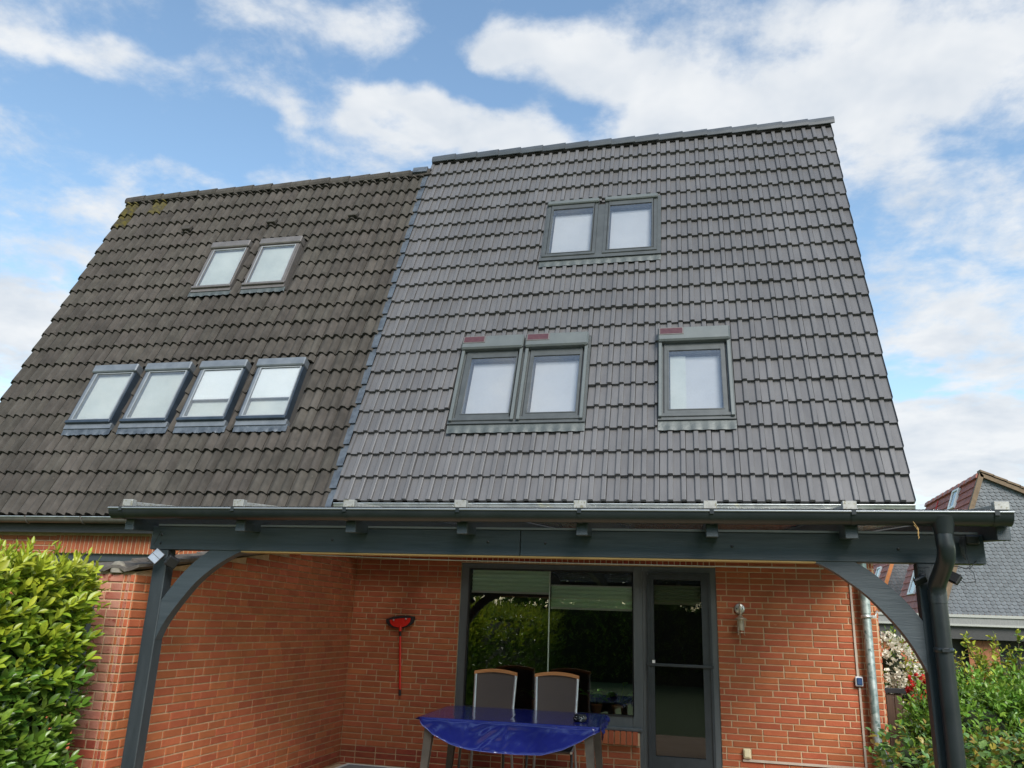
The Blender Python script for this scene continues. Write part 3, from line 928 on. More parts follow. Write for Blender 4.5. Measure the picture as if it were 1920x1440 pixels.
# eaves gutter, fascia and galvanised downpipe
def half_gutter(x0, x1, r, n=10, t=0.004):
    mb = MB()
    pts = [(r*math.cos(math.pi+math.pi*i/n), r*math.sin(math.pi+math.pi*i/n)) for i in range(n+1)]
    m_ = len(pts)
    for rr, fl_ in ((1.0, 0), (1-t/r, 1)):
        vs = [(x0, a*rr, b*rr) for a, b in pts]+[(x1, a*rr, b*rr) for a, b in pts]
        fs = [(i, i+1, m_+i+1, m_+i) if not fl_ else (m_+i, m_+i+1, i+1, i) for i in range(m_-1)]
        mb.add(vs, fs, True)
    for x in (x0, x1):
        mb.add([(x, a, b) for a, b in pts], [tuple(range(m_))])
    return mb
gz = half_gutter(-4.13, 2.10, .072).build('eaves_gutter', M['zinc'], house, (0, 8.655, 2.865))
MB().tube([(-4.13, -.074, .002), (2.10, -.074, .002)], .009, 8).build('gutter_rim', M['zinc'], gz)
MB().box(-4.15, 2.08, 8.735, 8.76, 2.55, 2.86).build('fascia', M['fascia'], house)
MB().box(-4.05, 2.08, 8.76, YW, 2.62, 2.64).build('soffit', M['offwhite'], house)  # pale colour chosen to bounce light onto the blinds below
pp = MB()
pp.tube([(1.645, 9.075, 2.50), (1.645, 9.075, .62), (1.66, 9.06, .55), (1.78, 8.98, .30), (1.80, 8.97, .02)], .043, 16)
pp.tube([(1.645, 9.075, 2.10), (1.645, 9.075, 1.83)], .048, 16)
dpz = pp.build('downpipe', M['galv'], house)
cl = MB()
cl.lathe([(.050, -.014), (.053, -.014), (.053, .014), (.050, .014)], (1.645, 9.075, 1.80), 18)
cl.box(1.70, 1.74, 9.065, 9.085, 1.79, 1.815)
cl.tube([(1.73, 9.075, 1.81), (1.755, 9.10, 1.86), (1.755, 9.17, 1.86)], .006, 6)
cl.build('pipe_clamp', M['steel'], dpz)

# ------------------------------------------------------------------ the old house on the left
nb = empty('neighbour_house', (0, 0, 0))
tag(nb, 'older brick house with rough weathered brown roof tiles and six small skylights', 'house', 'pair of joined steep roofed houses')
XL0, XL1, SL0, SL1 = -9.955, -4.235, -0.219, 6.215
HL = [(-8.500, -7.705, .995, 2.20), (-7.635, -6.850, .995, 2.20), (-6.755, -5.975, .995, 2.20), (-5.870, -5.090, .995, 2.20), (-7.625, -6.870, 3.60, 4.80), (-6.710, -5.955, 3.60, 4.80)]
LW = [(-8.487, -7.780, -8.390, -7.842), (-7.617, -6.912, -7.52, -6.972), (-6.742, -6.040, -6.648, -6.098), (-5.858, -5.158, -5.768, -5.210)]
LU = [(-7.580, -6.912, -7.490, -6.962), (-6.705, -5.998, -6.628, -6.088)]
rm = MB()
roof_body(rm, XL0+.01, XL1+.06, SL0-.02, SL1, [(g0, g1, 1.25, 2.03) for _, _, g0, g1 in LW] + [(g0, g1, 3.795, 4.595) for _, _, g0, g1 in LU])
roofL = rm.build('roof', M['deck'], nb)
roofL.matrix_local = ROOF
lay_tiles(roofL, OLD_P, XL0, XL1, SL0, SL1-.02, GL, HL, M['old_tile'], smooth=True, mossy=M['mossy_tile'])
MB().box(XL0+.01, XL1+.05, SL1-.06, SL1+.06, -.03, .050).build('ridge_board', M['deck'], roofL)
ridge_caps(roofL, XL0, XL1+.06, SL1, M['old_tile'], 16, rough=.008)
rng = random.Random(6)
for k in range(20):                                       # stepped lead soakers along the party wall
    s0 = SL0+.05+k*GL
    L_ = MB()
    a = .060
    w0, w1 = -4.285+rng.uniform(-.012, .012), -4.175
    L_.add([(w0, s0, a+.012), (w1, s0, a+.02), (w1, s0+GL+.03, a-.01), (w0+rng.uniform(-.012, .012), s0+GL+.03, a-.02),
            (w0, s0+.004, a-.03), (w1, s0+.004, a-.03)], [(0, 1, 2, 3), (4, 5, 1, 0)])
    L_.build('lead_flashing', M['lead'], roofL)
MB().box(-4.44, -4.19, SL1-.02, SL1+.10, .02, .13).build('lead_flashing', M['lead'], roofL)
for i, (x0, x1, g0, g1) in enumerate(LW):
    w = roof_window(nb, x0, x1, 1.175, 2.185, g0, g1, 1.25, 2.03, M['win_blue'], M['win_alu'], z=.115, inset=.022, hood=(.125, .150, M['win_alu']), blind=(1.535 if i > 1 else None), depth_=.055, back=M['blind_pale'], trim=M['win_light'])
    apron(x0-.01, x1+.055, .998, 1.10, .066, .013, ph=XL0+.08, crumple=.007).build('flashing', M['lead'], w)
    MB().box(x0-.005, x1+.03, 1.09, 1.175, .0, .092).build('flashing_channel', M['win_alu'], w)
for x0, x1, g0, g1 in LU:
    w = roof_window(nb, x0, x1, 3.745, 4.775, g0, g1, 3.795, 4.595, M['win_brown'], M['win_brown'], z=.105, hood=(.13, .140, M['win_brown']), depth_=.055, back=M['blind_pale'], inset=.022, trim=M['win_light'])
    apron(x0-.03, x1+.03, 3.60, 3.69, .064, .012, ph=XL0+.08, crumple=.008).build('flashing', M['pale_lead'], w)
    MB().box(x0-.005, x1+.01, 3.68, 3.745, .0, .088).build('flashing_channel', M['win_brown'], w)
for x in (-8.30, -6.715, -5.27):                          # small vent hoods
    v = MB()
    v.cbox(-.075, .075, 0, .16, .0, .085, .012)
    v.v = [(a, b, c_ - (b*.35 if c_ > .04 else 0)) for a, b, c_ in v.v]
    o = v.build('vent_hood', M['old_tile'], roofL)
    o.location = (x, 5.215, .045)
gl = half_gutter(-10.0, -4.15, .068).build('eaves_gutter', M['old_gutter'], nb, (0, 8.56, 2.672))
MB().tube([(-10.0, -.07, .002), (-4.15, -.07, .002)], .009, 8).build('gutter_rim', M['zinc'], gl)
gbr = MB().tube([(0, -.078, .01), (0, -.066, -.03), (0, -.03, -.066), (0, .02, -.070)], .012, 6).mesh('gutter_bracket', M['old_gutter'])
for x in (-9.8, -9.1, -8.27, -7.45, -6.6, -5.8, -5.0):
    inst('gutter_bracket', gbr, gl, Matrix.Translation((x, 0, 0)))
MB().box(-9.97, -4.2, 8.66, 8.70, 2.50, 2.69).build('fascia', M['fascia'], nb)
MB().box(-9.97, -4.34, 8.70, YW, 2.52, 2.54).build('soffit', M['fascia'], nb)
YN = 8.82
NWIN = [(-8.05, -4.29, 0.5, 2.257)]
nw = wall_panel(rect_minus(-9.9, -4.04, 0, 2.52, NWIN))
nw.box(-9.9, -9.8, .1, 5, 0, 2.52)
nwall = nw.build('wall', M['mortar'], nb, (0, YN, 0))
items = []
rng = random.Random(14)
for k in range(42):
    zc = ZJ+COURSE*k-COURSE/2+.005
    if zc < 0 or zc > 2.5: continue
    items += [((p+q)/2, zc, q-p, .0515, M['brick'], .007) for p, q in cut(bond(-9.9, -4.34, rng), [(-8.05, -4.29, .5, 2.49)], zc)]
x = -8.045
while x < -4.30:
    items.append((x+.026, 2.369, .052, .218, M['brick'], .007))
    x += .0627
place_bricks(nwall, Matrix.Translation((0, YN, 0)), items)
nwf = MB()
for a, b, c, d in ((-8.05, -4.29, 2.17, 2.257), (-8.05, -7.97, .5, 2.17), (-6.45, -6.37, .5, 2.17), (-4.37, -4.29, .5, 2.17), (-7.97, -4.37, .5, .58)):
    nwf.box(a, b, .04, .10, c, d)
nwin = nwf.build('window', M['door_grey'], nb, (0, YN, 0))
for a, b in ((-7.97, -6.45), (-6.37, -4.37)):
    MB().quad((a, .08, .58), (b, .08, .58), (b, .08, 2.17), (a, .08, 2.17)).build('pane', M['neigh_glass'], nwin)

# ------------------------------------------------------------------ side wall between the gardens
XS, YS0 = -4.03, 5.24
gw = empty('side_wall', (XS, YS0, 0))
tag(gw, 'red brick garden wall running from the house to the left pergola post, topped with old tiles', 'wall')
gw.rotation_euler = (0, 0, R_(90))
GWM = Matrix.Translation((XS, YS0, 0)) @ Matrix.Rotation(R_(90), 4, 'Z')
def top_z(u): return 1.865 + 0.158*u
LW_ = YW - YS0
body = MB()
body.prism([(0.0, 0.0), (LW_, 0.0), (LW_, top_z(LW_)), (0.0, top_z(0))], 0.0, 0.30)
gbody = body.build('wall_body', M['mortar'], gw)
rng = random.Random(31)
items = []
for k in range(44):
    zc = ZJ+COURSE*k-COURSE/2+.005
    if zc < 0.02: continue
    umin = max(0.0, (zc+.03-1.865)/0.158)
    for p, q in bond(umin, LW_-.012, rng):
        items.append(((p+q)/2, zc, q-p, .0515, M['dark_brick'] if zc < .16 else M['brick'], .007))
place_bricks(gbody, GWM, items, limit=300)
# weathered end of the wall: pale bricks and thin cut slips at the corner
endp = MB().box(0, .30, 0, .01, 0, 1.86).build('wall_end', M['mortar'], gw)
endp.matrix_local = GWM.inverted() @ Matrix.Translation((XS-.30, YS0-.004, 0))
for k in range(31):
    zc = ZJ+COURSE*k-COURSE/2+.005
    if zc < .02 or zc > 1.84: continue
    sp_ = rng.choice((.075, .11, .135))
    for a, b, mm in ((.0, sp_-.01, 'pale_brick'), (sp_, .205, 'pale_brick'), (.213, .233, 'brick' if rng.random() < .6 else 'pale_brick'), (.241, .258, 'pale_brick'), (.265, .298, 'brick')):
        if b-a > .012:
            mm_ = 'dark_brick' if zc < .75 and rng.random() < .8 and mm == 'pale_brick' else mm
            inst('brick', brick_mesh(b-a, .0515, M[mm_], .008), endp, Matrix.Translation(((a+b)/2, rng.uniform(-.002, .002), zc)))
# old roof tiles laid on the top as coping
for i in range(9):
    u0 = -.05+i*.42
    c = MB()
    n = 7
    vs = []
    for j in range(n+1):
        v = -.05+.40*j/n
        h = .018*math.cos(2*math.pi*j/3.5)
        for u, t in ((u0, .012), (u0+.47, -.004)):
            vs.append((u, v, top_z(u)+.03+h+t+rng.uniform(-.004, .004)))
            vs.append((u, v, top_z(u)+.008+h+t))
    fs = []
    for j in range(n):
        a = j*4; b = a+4
        fs += [(a, a+2, b+2, b), (a+1, b+1, b+3, a+3), (a, b, b+1, a+1), (a+2, a+3, b+3, b+2)]
    fs += [(0, 1, 3, 2), (4*n, 4*n+2, 4*n+3, 4*n+1)]
    c.add(vs, fs)
    c.build('coping_tile', M['coping'], gw)
cm_ = MB()
cm_.lathe([(0.0, .055), (.03, .05), (.05, .03), (.058, 0), (.05, -.03)], (0, 0, 0), 12)
o = cm_.build('mortar_plug', M['cement'], gw, (-.015, .15, 1.885))
o.scale = (.6, 1.1, 1)

# ------------------------------------------------------------------ pergola
pg = empty('pergola', (-1.15, 5.28, 0.02))
tag(pg, 'dark grey timber pergola with curved braces, glass roof and gutter', 'pergola')
YF = 5.235
RXS = [-3.985, -3.100, -2.275, -1.497, -0.714, 0.080, 0.870, 1.668]
RISE = 0.082
PO = Vector((-1.15, 5.28, 0.02))
def pb(mb, name, m, par=None):
    """part of the pergola given in world coordinates"""
    mb.v = [tuple(Vector(v)-PO) for v in mb.v]
    return mb.build(name, m, par or pg)
for (a, b) in ((-3.950, -1.156), (-1.152, 1.629)):
    pb(MB().cbox(a, b, YF, YF+.10, 2.03, 2.20, .004), 'beam', M['anthracite'])
pb(MB().box(-3.20, .69, YF+.006, YF+.098, 2.021, 2.0295), 'wood_batten', M['wood_strip'])
pb(MB().box(-3.90, 1.60, YF-.004, YF+.08, 2.2005, 2.214), 'drip_strip', M['bead'])
for xx, zz in ((-3.865, 2.137), (-3.865, 2.075), (-2.50, 2.115), (-1.375, 2.118), (-.985, 2.115), (.20, 2.112), (1.16, 2.11)):
    bt = MB().lathe([(0, .006), (.007, .005), (.010, 0)], (0, 0, 0), 10)
    bt.v = [(xx+x, YF-z, zz+y) for x, y, z in bt.v]
    pb(bt, 'bolt', M['black_plastic'])
for x0 in (-3.900, 1.255):
    pb(MB().cbox(x0, x0+.108, YF+.002, YF+.098, 0.02, 2.03, .005), 'post', M['anthracite_post'])

def smooth_path(P, n=6):
    out = []
    for i in range(len(P)-1):
        p0, p1, p2, p3 = (Vector(P[max(i-1, 0)]), Vector(P[i]), Vector(P[i+1]), Vector(P[min(i+2, len(P)-1)]))
        for k in range(n):
            t = k/n
            out.append(0.5*((2*p1)+(p2-p0)*t+(2*p0-5*p1+4*p2-p3)*t*t+(-p0+3*p1-3*p2+p3)*t**3))
    out.append(Vector(P[-1]))
    return out
def brace(up, low):
    poly = [(p.x, p.y) for p in smooth_path(up)] + [(p.x, p.y) for p in reversed(smooth_path(low))]
    pb(MB().prism(poly, YF+.008, YF+.085), 'brace', M['anthracite'])
brace([(-3.79, 1.672), (-3.727, 1.762), (-3.664, 1.845), (-3.568, 1.944), (-3.455, 2.03)],
      [(-3.79, 1.400), (-3.755, 1.490), (-3.706, 1.575), (-3.632, 1.680), (-3.522, 1.813), (-3.366, 1.938), (-3.195, 2.03)])
brace([(1.255, 1.700), (1.219, 1.752), (1.159, 1.826), (1.080, 1.905), (.998, 1.975), (.915, 2.03)],
      [(1.255, 1.415), (1.227, 1.479), (1.190, 1.552), (1.141, 1.632), (1.080, 1.710), (.968, 1.833), (.868, 1.914), (.779, 1.978), (.675, 2.03)])
for i, x in enumerate(RXS):
    sh = Matrix.Identity(4); sh[2][1] = RISE; sh[2][3] = -RISE*5.02
    pb(MB().cbox(x-.036, x+.036, 5.02, 9.14, 2.145, 2.300, .004, sh), 'rafter', M['anthracite'])
    pb(MB().cbox(x-.032, x+.032, 4.985, 9.14, 2.318, 2.345, .003, sh), 'glazing_bar', M['alu'])
    pb(MB().cbox(x-.046, x+.033, 4.968, 5.02, 2.308, 2.358, .003), 'end_cap', M['alu'])
for a, b in zip(RXS, RXS[1:]):
    sh = Matrix.Identity(4); sh[2][1] = RISE; sh[2][3] = -RISE*5.0
    pb(MB().box(a+.034, b-.034, 4.99, 9.13, 2.306, 2.314, sh), 'glass_panel', M['roof_glass'])
pb(MB().box(-4.0, 1.69, 9.10, 9.172, 2.50, 2.60), 'ledger', M['anthracite'])
pb(MB().box(-3.95, 1.63, 5.055, 5.075, 2.232, 2.300), 'gutter_board', M['anthracite'])
hg = half_gutter(-4.085, 1.695, .068, 12)
hg.v = [(x, y+4.970, z+2.284) for x, y, z in hg.v]
gut = pb(hg, 'gutter', M['gutter_grey'])
pb(MB().tube([(-4.087, 4.900, 2.287), (1.697, 4.900, 2.287)], .0065, 8), 'gutter_rim', M['bead'], gut)
for x in RXS:
    xb = x+.0 if x < 1.6 else 1.61
    tb = [(xb, 4.970+.0715*math.cos(math.pi+math.pi*t/8), 2.284+.0715*math.sin(math.pi+math.pi*t/8)) for t in range(9)]
    mb = MB()
    vs = []
    for p in tb:
        vs += [(p[0]-.012, p[1], p[2]), (p[0]+.012, p[1], p[2])]
    mb.add(vs, [(2*j, 2*j+1, 2*j+3, 2*j+2) for j in range(8)], True)
    mb.box(xb-.012, xb+.012, 4.893, 4.899, 2.268, 2.296)
    pb(mb, 'gutter_bracket', M['gutter_grey'], gut)
dp = MB()
path = [(1.345, 4.965, 2.225), (1.345, 4.962, 2.13), (1.348, 4.968, 2.085), (1.350, 5.000, 2.035), (1.345, 5.08, 1.975), (1.336, 5.145, 1.925), (1.332, 5.172, 1.88), (1.332, 5.180, 1.80), (1.332, 5.180, .02)]
sp3 = [tuple(p) for p in smooth_path(path[:8], 5)] + [path[8]]
dp.tube(sp3, .0475, 18)
dp.tube([(1.345, 4.965, 2.262), (1.345, 4.963, 2.215), (1.345, 4.962, 2.17)], [.072, .058, .049], 18)
dp.tube([(1.332, 5.18, 1.875), (1.332, 5.18, 1.80)], .0505, 18)
dpp = pb(dp, 'downpipe', M['gutter_grey'])
pb(MB().lathe([(.049, -.013), (.053, -.010), (.053, .010), (.049, .013)], (1.332, 5.18, 1.545), 18).box(1.31, 1.35, 5.12, 5.13, 1.535, 1.555), 'pipe_clamp', M['gutter_grey'], dpp)

# thin white cable strung below the beam
tag(MB().tube([(-2.80, 5.372, 2.022), (-1.9, 5.372, 2.005), (-1.0, 5.372, 2.000), (-.1, 5.372, 1.998), (.75, 5.372, 1.996)], .0028, 5).build('cable', M['white']),
    'thin white cable strung under the front beam of the pergola', 'cable')

# solar garden lamps at the post heads
def solar_lamp(label, loc, rz, panel=None, head=None, arm=None, wire=None):
    t = empty('solar_lamp', loc, rz)
    tag(t, label, 'solar lamp', 'solar lamps on the pergola posts')
    if panel:
        (px_, py_, pz_), rot, w, h = panel
        Mx = Matrix.Translation((px_, py_, pz_)) @ rot
        p = MB().cbox(-w/2, w/2, -.010, .008, -h/2, h/2, .003, Mx).build('panel_frame', M['black_plastic'], t)
        cells = MB()
        for j in (0, 1):
            cells = MB().box(-w/2+.006, w/2-.006, -.0125, -.0105, -h/2+.006+j*(h/2-.004), -.002+j*(h/2-.004), Mx)
            cells.build('solar_cell', M['solar_cell'], p)
    if head:
        (px_, py_, pz_), rot, w, h, d = head
        Mx = Matrix.Translation((px_, py_, pz_)) @ rot
        hmb = MB().cbox(-w/2, w/2, -d/2, d/2, -h/2, h/2, .006, Mx)
        for k in range(4):
            hmb.box(-w/2+.008+k*w/4.6, -w/2+.011+k*w/4.6, d/2, d/2+.012, -h/2+.006, h/2-.006, Mx)
        hp = hmb.build('lamp_head', M['black_plastic'], t)
        MB().box(-w/2+.008, w/2-.008, -d/2-.002, -d/2-.0005, -h/2+.008, h/2-.008, Mx).build('lens', M['rubber'], hp)
    if arm:
        MB().tube(arm, .007, 6).build('bracket', M['black_plastic'], t)
    if wire:
        MB().tube(wire, .0026, 5).build('wire', M['black_plastic'], t)
    return t
Rx_, Ry_, Rz_ = (lambda a: Matrix.Rotation(R_(a), 4, 'X')), (lambda a: Matrix.Rotation(R_(a), 4, 'Y')), (lambda a: Matrix.Rotation(R_(a), 4, 'Z'))
solar_lamp('small solar lamp whose pale panel faces out at the head of the left post', (-3.84, 5.235, 1.96), 0,
           panel=((.022, -.085, .012), Ry_(33) @ Rx_(-22) @ Rz_(12), .082, .098), arm=[(.0, 0, .02), (.0, -.04, .0), (.02, -.08, .01)], wire=[(.0, -.02, .03), (-.05, -.04, .10), (-.02, -.02, .20)])
solar_lamp('black solar lamp head turned sideways beside the pale solar panel on the left post', (-3.79, 5.235, 1.95), 0,
           head=((.085, -.055, -.012), Ry_(38) @ Rz_(48), .085, .075, .035), arm=[(-.02, .0, .0), (.04, -.02, -.02), (.08, -.05, -.02)], wire=[(.06, -.02, .02), (.10, -.02, .06), (.13, .0, .075)])
solar_lamp('black solar lamp tucked behind the elbow of the black downpipe', (1.262, 5.235, 1.94), 0,
           head=((-.008, -.04, -.012), Ry_(-25) @ Rx_(35), .075, .05, .022), arm=[(.03, .0, .03), (.0, -.02, .02), (-.005, -.03, 0)], wire=[(.02, -.01, .03), (-.01, -.02, .06), (.05, -.03, .062)])
solar_lamp('black solar lamp with a looping wire, sticking out right of the right post', (1.362, 5.235, 1.95), 0,
           head=((.068, -.03, .0), Ry_(35) @ Rz_(-40), .09, .062, .03), arm=[(.0, .0, .03), (.04, -.01, .03), (.06, -.02, .01)],
           wire=[(.10, -.02, .0), (.13, -.02, -.03), (.19, -.02, -.02), (.185, -.02, .03), (.165, -.02, .05), (.20, -.015, .085), (.215, .0, .10)])
fc = empty('light_controller', (1.50, 5.22, 2.14))
tag(fc, 'coil of black lamp wire with a small black box hanging at the right beam end', 'controller')
MB().cbox(.025, .095, -.025, .012, .0, .052, .006).build('control_box', M['black_plastic'], fc)
for k in range(5):
    MB().tube([(-.005+.006*k, -.012, .045), (-.014+.005*k, -.022, .0), (-.010+.004*k, -.025, -.06-.008*k), (.004+.004*k, -.022, -.03), (.004+.004*k, -.012, .045)], .003, 5).build('wire_coil', M['black_plastic'], fc)
MB().tube([(.01, -.018, -.03), (.022, -.018, -.08), (.03, -.016, -.125), (.012, -.012, -.14), (-.03, -.01, -.128), (-.08, -.008, -.122)], .003, 5).build('wire', M['black_plastic'], fc)
tw = empty('dry_tendril', (1.195, 4.905, 2.19))
tag(tw, 'wisp of dry grass caught under the black gutter beside the downpipe', 'dry grass')
for dx_, dz_ in ((.0, .02), (.012, .0), (.004, -.01)):
    MB().tube([(-.016+dx_*.6, 0, .03+dz_*.6), (.0+dx_*.6, -.006, .0+dz_*.6), (.006-dx_*.6, -.008, -.022), (-.001+dx_*.6, -.006, -.05+dz_*.6)], .0013, 4).build('straw', M['wood_strip'], tw)

# ------------------------------------------------------------------ things on the walls
sq = empty('squeegee', (-3.40, YW-.012, 1.50))
tag(sq, 'red long handled floor squeegee hung upside down on the brick wall', 'squeegee')
def half_moon(w, h, n=16, sag=.02):
    P = [(-w*math.cos(math.pi*i/n), -h*math.sin(math.pi*i/n)**.85) for i in range(n+1)]
    return P + [(w*.5, sag), (0, sag*1.2), (-w*.5, sag)]
tilt = Matrix.Translation((-.012, 0, .118)) @ Ry_(-6.5)
MB().prism(half_moon(.178, .118), -.030, -.012, M=tilt).build('rubber_blade', M['rubber'], sq)
MB().prism([(a, b-.012) for a, b in half_moon(.128, .094, sag=.004)], -.040, -.0305, M=tilt).build('plate', M['red_plastic'], sq)
for xx in (-.078, .072):
    MB().lathe([(0, .012), (.010, .010), (.012, 0)], (0, 0, 0), 10).build('rivet', M['steel'], sq).matrix_local = tilt @ Matrix.Translation((xx, -.041, -.018)) @ Rx_(90)
MB().tube([(-.002, -.030, .03), (-.001, -.030, -.03)], [.016, .017], 10).build('socket', M['red_plastic'], sq)
MB().tube([(-.001, -.030, -.03), (.004, -.030, -.085)], .0135, 10).build('collar', M['rubber'], sq)
MB().tube([(.004, -.030, -.085), (.045, -.026, -.66)], .0125, 10).build('handle', M['red_plastic'], sq)
MB().tube([(.045, -.026, -.66), (.049, -.026, -.725)], .015, 10).build('end_grip', M['rubber'], sq)

wl = empty('wall_lamp', (.402, YW-.012, 1.84))
tag(wl, 'stainless steel wall lantern with a frosted glass on the brick wall', 'wall lamp')
pl_ = MB().lathe([(0, .018), (.045, .016), (.056, .006), (.056, 0)], (0, 0, 0), 24)
pl_.v = [(x, -z, y) for x, y, z in pl_.v]
wp = pl_.build('back_plate', M['steel'], wl)
for xx in (-.03, .03):
    b_ = MB().lathe([(0, .024), (.006, .022), (.007, .016)], (0, 0, 0), 8)
    b_.v = [(x+xx, -z, y) for x, y, z in b_.v]
    b_.build('screw', M['rubber'], wp)
MB().tube([(0, -.02, .058), (.0, -.045, .05), (.002, -.075, .0), (.003, -.082, -.05), (.003, -.082, -.075)], .008, 8).build('arm', M['lantern'], wl)
MB().lathe([(.0, .034), (.012, .032), (.030, .012), (.062, -.004), (.066, -.014), (.060, -.013), (.0, .008)], (.003, -.085, -.098), 24).build('hood', M['lantern'], wl)
MB().lathe([(.030, -.005), (.031, -.11), (.026, -.118), (0, -.118)], (.003, -.085, -.105), 20).build('lamp_glass', M['lamp_glass'], wl)
for k in range(4):
    a = math.pi/4+k*math.pi/2
    MB().tube([(.003+.044*math.cos(a), -.085+.044*math.sin(a), -.105), (.003+.044*math.cos(a), -.085+.044*math.sin(a), -.262), (.003+.052*math.cos(a), -.085+.052*math.sin(a), -.268)], .004, 6).build('cage_rod', M['lantern'], wl)
MB().lathe([(.047, .005), (.050, 0), (.047, -.006), (.040, -.006), (.040, .005), (.047, .005)], (.003, -.085, -.242), 20).build('cage_ring', M['lantern'], wl)

t = empty('light_switch', (1.534, YW-.010, 1.168))
tag(t, 'outdoor switch with a dark blue rocker on the wall beside the galvanised pipe', 'light switch')
MB().cbox(-.036, .036, -.045, 0, -.047, .047, .008).build('housing', M['switch_grey'], t)
MB().cbox(-.024, .028, -.054, -.044, -.034, .036, .006).build('rocker', M['blue_switch'], t)
t = empty('power_socket', (.412, YW-.010, .42))
tag(t, 'cream coloured outdoor socket low on the brick wall right of the door', 'socket')
MB().cbox(-.037, .037, -.042, 0, -.042, .050, .008).build('housing', M['cream'], t)
MB().cbox(-.028, .028, -.050, -.041, -.028, .038, .005).build('flap', M['cream'], t)
t = empty('cable_duct', (1.53, YW-.010, 1.16))
tag(t, 'thin pale cable duct up and down the wall through the blue switch', 'cable duct')
MB().box(-.010, .010, -.014, 0, .05, 1.20).build('duct_rail', M['duct'], t)
MB().box(-.002, .018, -.014, 0, -1.14, -.05).build('duct_rail', M['duct'], t)
t = empty('cable_duct', (.37, YW-.010, .36))
tag(t, 'pale cable duct running level along the wall below the cream socket', 'cable duct')
MB().box(.0, 1.155, -.016, 0, -.012, .010).build('duct_rail', M['duct'], t)

# ------------------------------------------------------------------ table, cloth, chairs
TB = Matrix.Translation((-1.735, 7.99, 0.02)) @ Rz_(3.2)
tb = empty('garden_table', (-1.735, 7.99, 0.02), R_(3.2))
tag(tb, 'long garden table with dark tapered legs under the blue cloth', 'table')
MB().cbox(-.79, .79, -.55, .55, .715, .742, .004).build('table_top', M['table_leg'], tb)
ap = MB()
for yy in (-.50, .46): ap.box(-.70, .70, yy, yy+.03, .645, .715)
for xx in (-.72, .69): ap.box(xx, xx+.03, -.47, .46, .645, .7145)
ap.build('apron', M['table_leg'], tb)
for sx_ in (-1, 1):
    for sy_ in (-1, 1):
        lm = MB()
        vs = []
        for z_, h_, of in ((0, .026, .055), (.715, .040, 0)):
            cx_, cy_ = sx_*(.715+of), sy_*(.485+of*.4)
            vs += [(cx_-h_, cy_-h_, z_), (cx_+h_, cy_-h_, z_), (cx_+h_, cy_+h_, z_), (cx_-h_, cy_+h_, z_)]
        lm.add(vs, [(0, 1, 5, 4), (1, 2, 6, 5), (2, 3, 7, 6), (3, 0, 4, 7), (0, 3, 2, 1), (4, 5, 6, 7)])
        lm.build('leg', M['table_leg'], tb)
DROP = [(-.82, .0), (-.76, .07), (-.66, .135), (-.50, .205), (-.33, .240), (-.1, .252), (.1, .256), (.32, .247), (.5, .195), (.66, .12), (.74, .07), (.82, .04)]
def drop(x):
    for (a, d0), (b, d1) in zip(DROP, DROP[1:]):
        if a <= x <= b:
            t_ = (x-a)/(b-a)
            return d0+(d1-d0)*t_
    return 0.02
cl_ = MB()
NX, NT, NF = 96, 30, 22
vs, fs = [], []
def wr(p, amp):
    return (mnoise.noise(Vector(p)*7.0)*.6 + mnoise.noise(Vector(p)*19.0)*.35)*amp
for i in range(NX+1):
    x = -.82+1.64*i/NX
    ed = abs(x)/.82
    yb = .575*(1-.10*max(0, ed-.88)/.12)            # rear corners run in a little
    yf = -.575+ (0.05*max(0, (ed-.93)/.07)**2)
    for j in range(NT+1):                               # flat top, back to front
        y = yb+(yf-yb)*j/NT
        z = .746+wr((x, y, 0), .0022)+max(0, 1-abs(x+.02)/.012)*.003
        if ed > .985: z -= .012
        vs.append((x, y, z))
    d = drop(x)
    for j in range(1, NF+1):                            # the hanging front
        s_ = d*j/NF
        if s_ < .02:
            y, z = yf-.006*s_/.02-.004, .745-s_*.8
        else:
            fold = .005*math.sin(x*7+1.0)+.012*math.exp(-((x+.18)/.07)**2)*math.sin(s_*55+x*40)+wr((x, 3, s_), .004)+(.016*(.35-abs(mnoise.noise(Vector((x*11+s_*5, s_*9+x*6, 2.0)))))-.004)*(.25+math.exp(-((x+.15)/.25)**2)*1.4+math.exp(-((x+.6)/.12)**2))+.006*math.exp(-((x-.015)/.012)**2)
            fold += .010*max(0, (abs(x)-.62)/.2)*math.sin(s_*40+x*30)
            y = yf-.010-s_*.10+fold*min(1, (s_-.02)/.05)
            z = .745-.016-(s_-.02)
        if j == NF: y -= .004
        vs.append((x, y, z))
K = NT+NF+1
for i in range(NX):
    for j in range(K-1):
        fs.append((i*K+j, i*K+j+1, (i+1)*K+j+1, (i+1)*K+j))
cl_.add(vs, fs, True)
for sgn in (-1, 1):                                     # the short ends hang down a little
    v2, f2 = [], []
    for j in range(NT+1):
        y = .55-1.10*j/NT
        dd = (.055+.06*math.exp(-((y+.5)/.16)**2) if sgn > 0 else .03)*min(1, (0.60-abs(y))/.12)
        for k in range(6):
            s_ = dd*k/5
            v2.append((sgn*(.817+.004*k+.014*math.sin(y*24+k*.4)*k/5), y, .738-s_+.004))
    for j in range(NT):
        for k in range(5):
            f2.append((j*6+k, j*6+k+1, (j+1)*6+k+1, (j+1)*6+k))
    cl_.add(v2, f2, True)
cloth = cl_.build('tablecloth', M['vinyl'])
M['hem'] = mat('hem', (0.07, 0.085, 0.30), (0.10, 0.12, 0.36), 20, 0.3)  # paler blue: the highlight along the hem, put into colour
hemp = [Vector(vs[i*K+K-1])+Vector((0, -.002, 0)) for i in range(2, NX-1)]
MB().tube(hemp, .0028, 5).build('hem', M['hem'], cloth)
cloth.matrix_world = TB
tag(cloth, 'shiny blue vinyl tablecloth with a curved hem draped over the table', 'tablecloth')
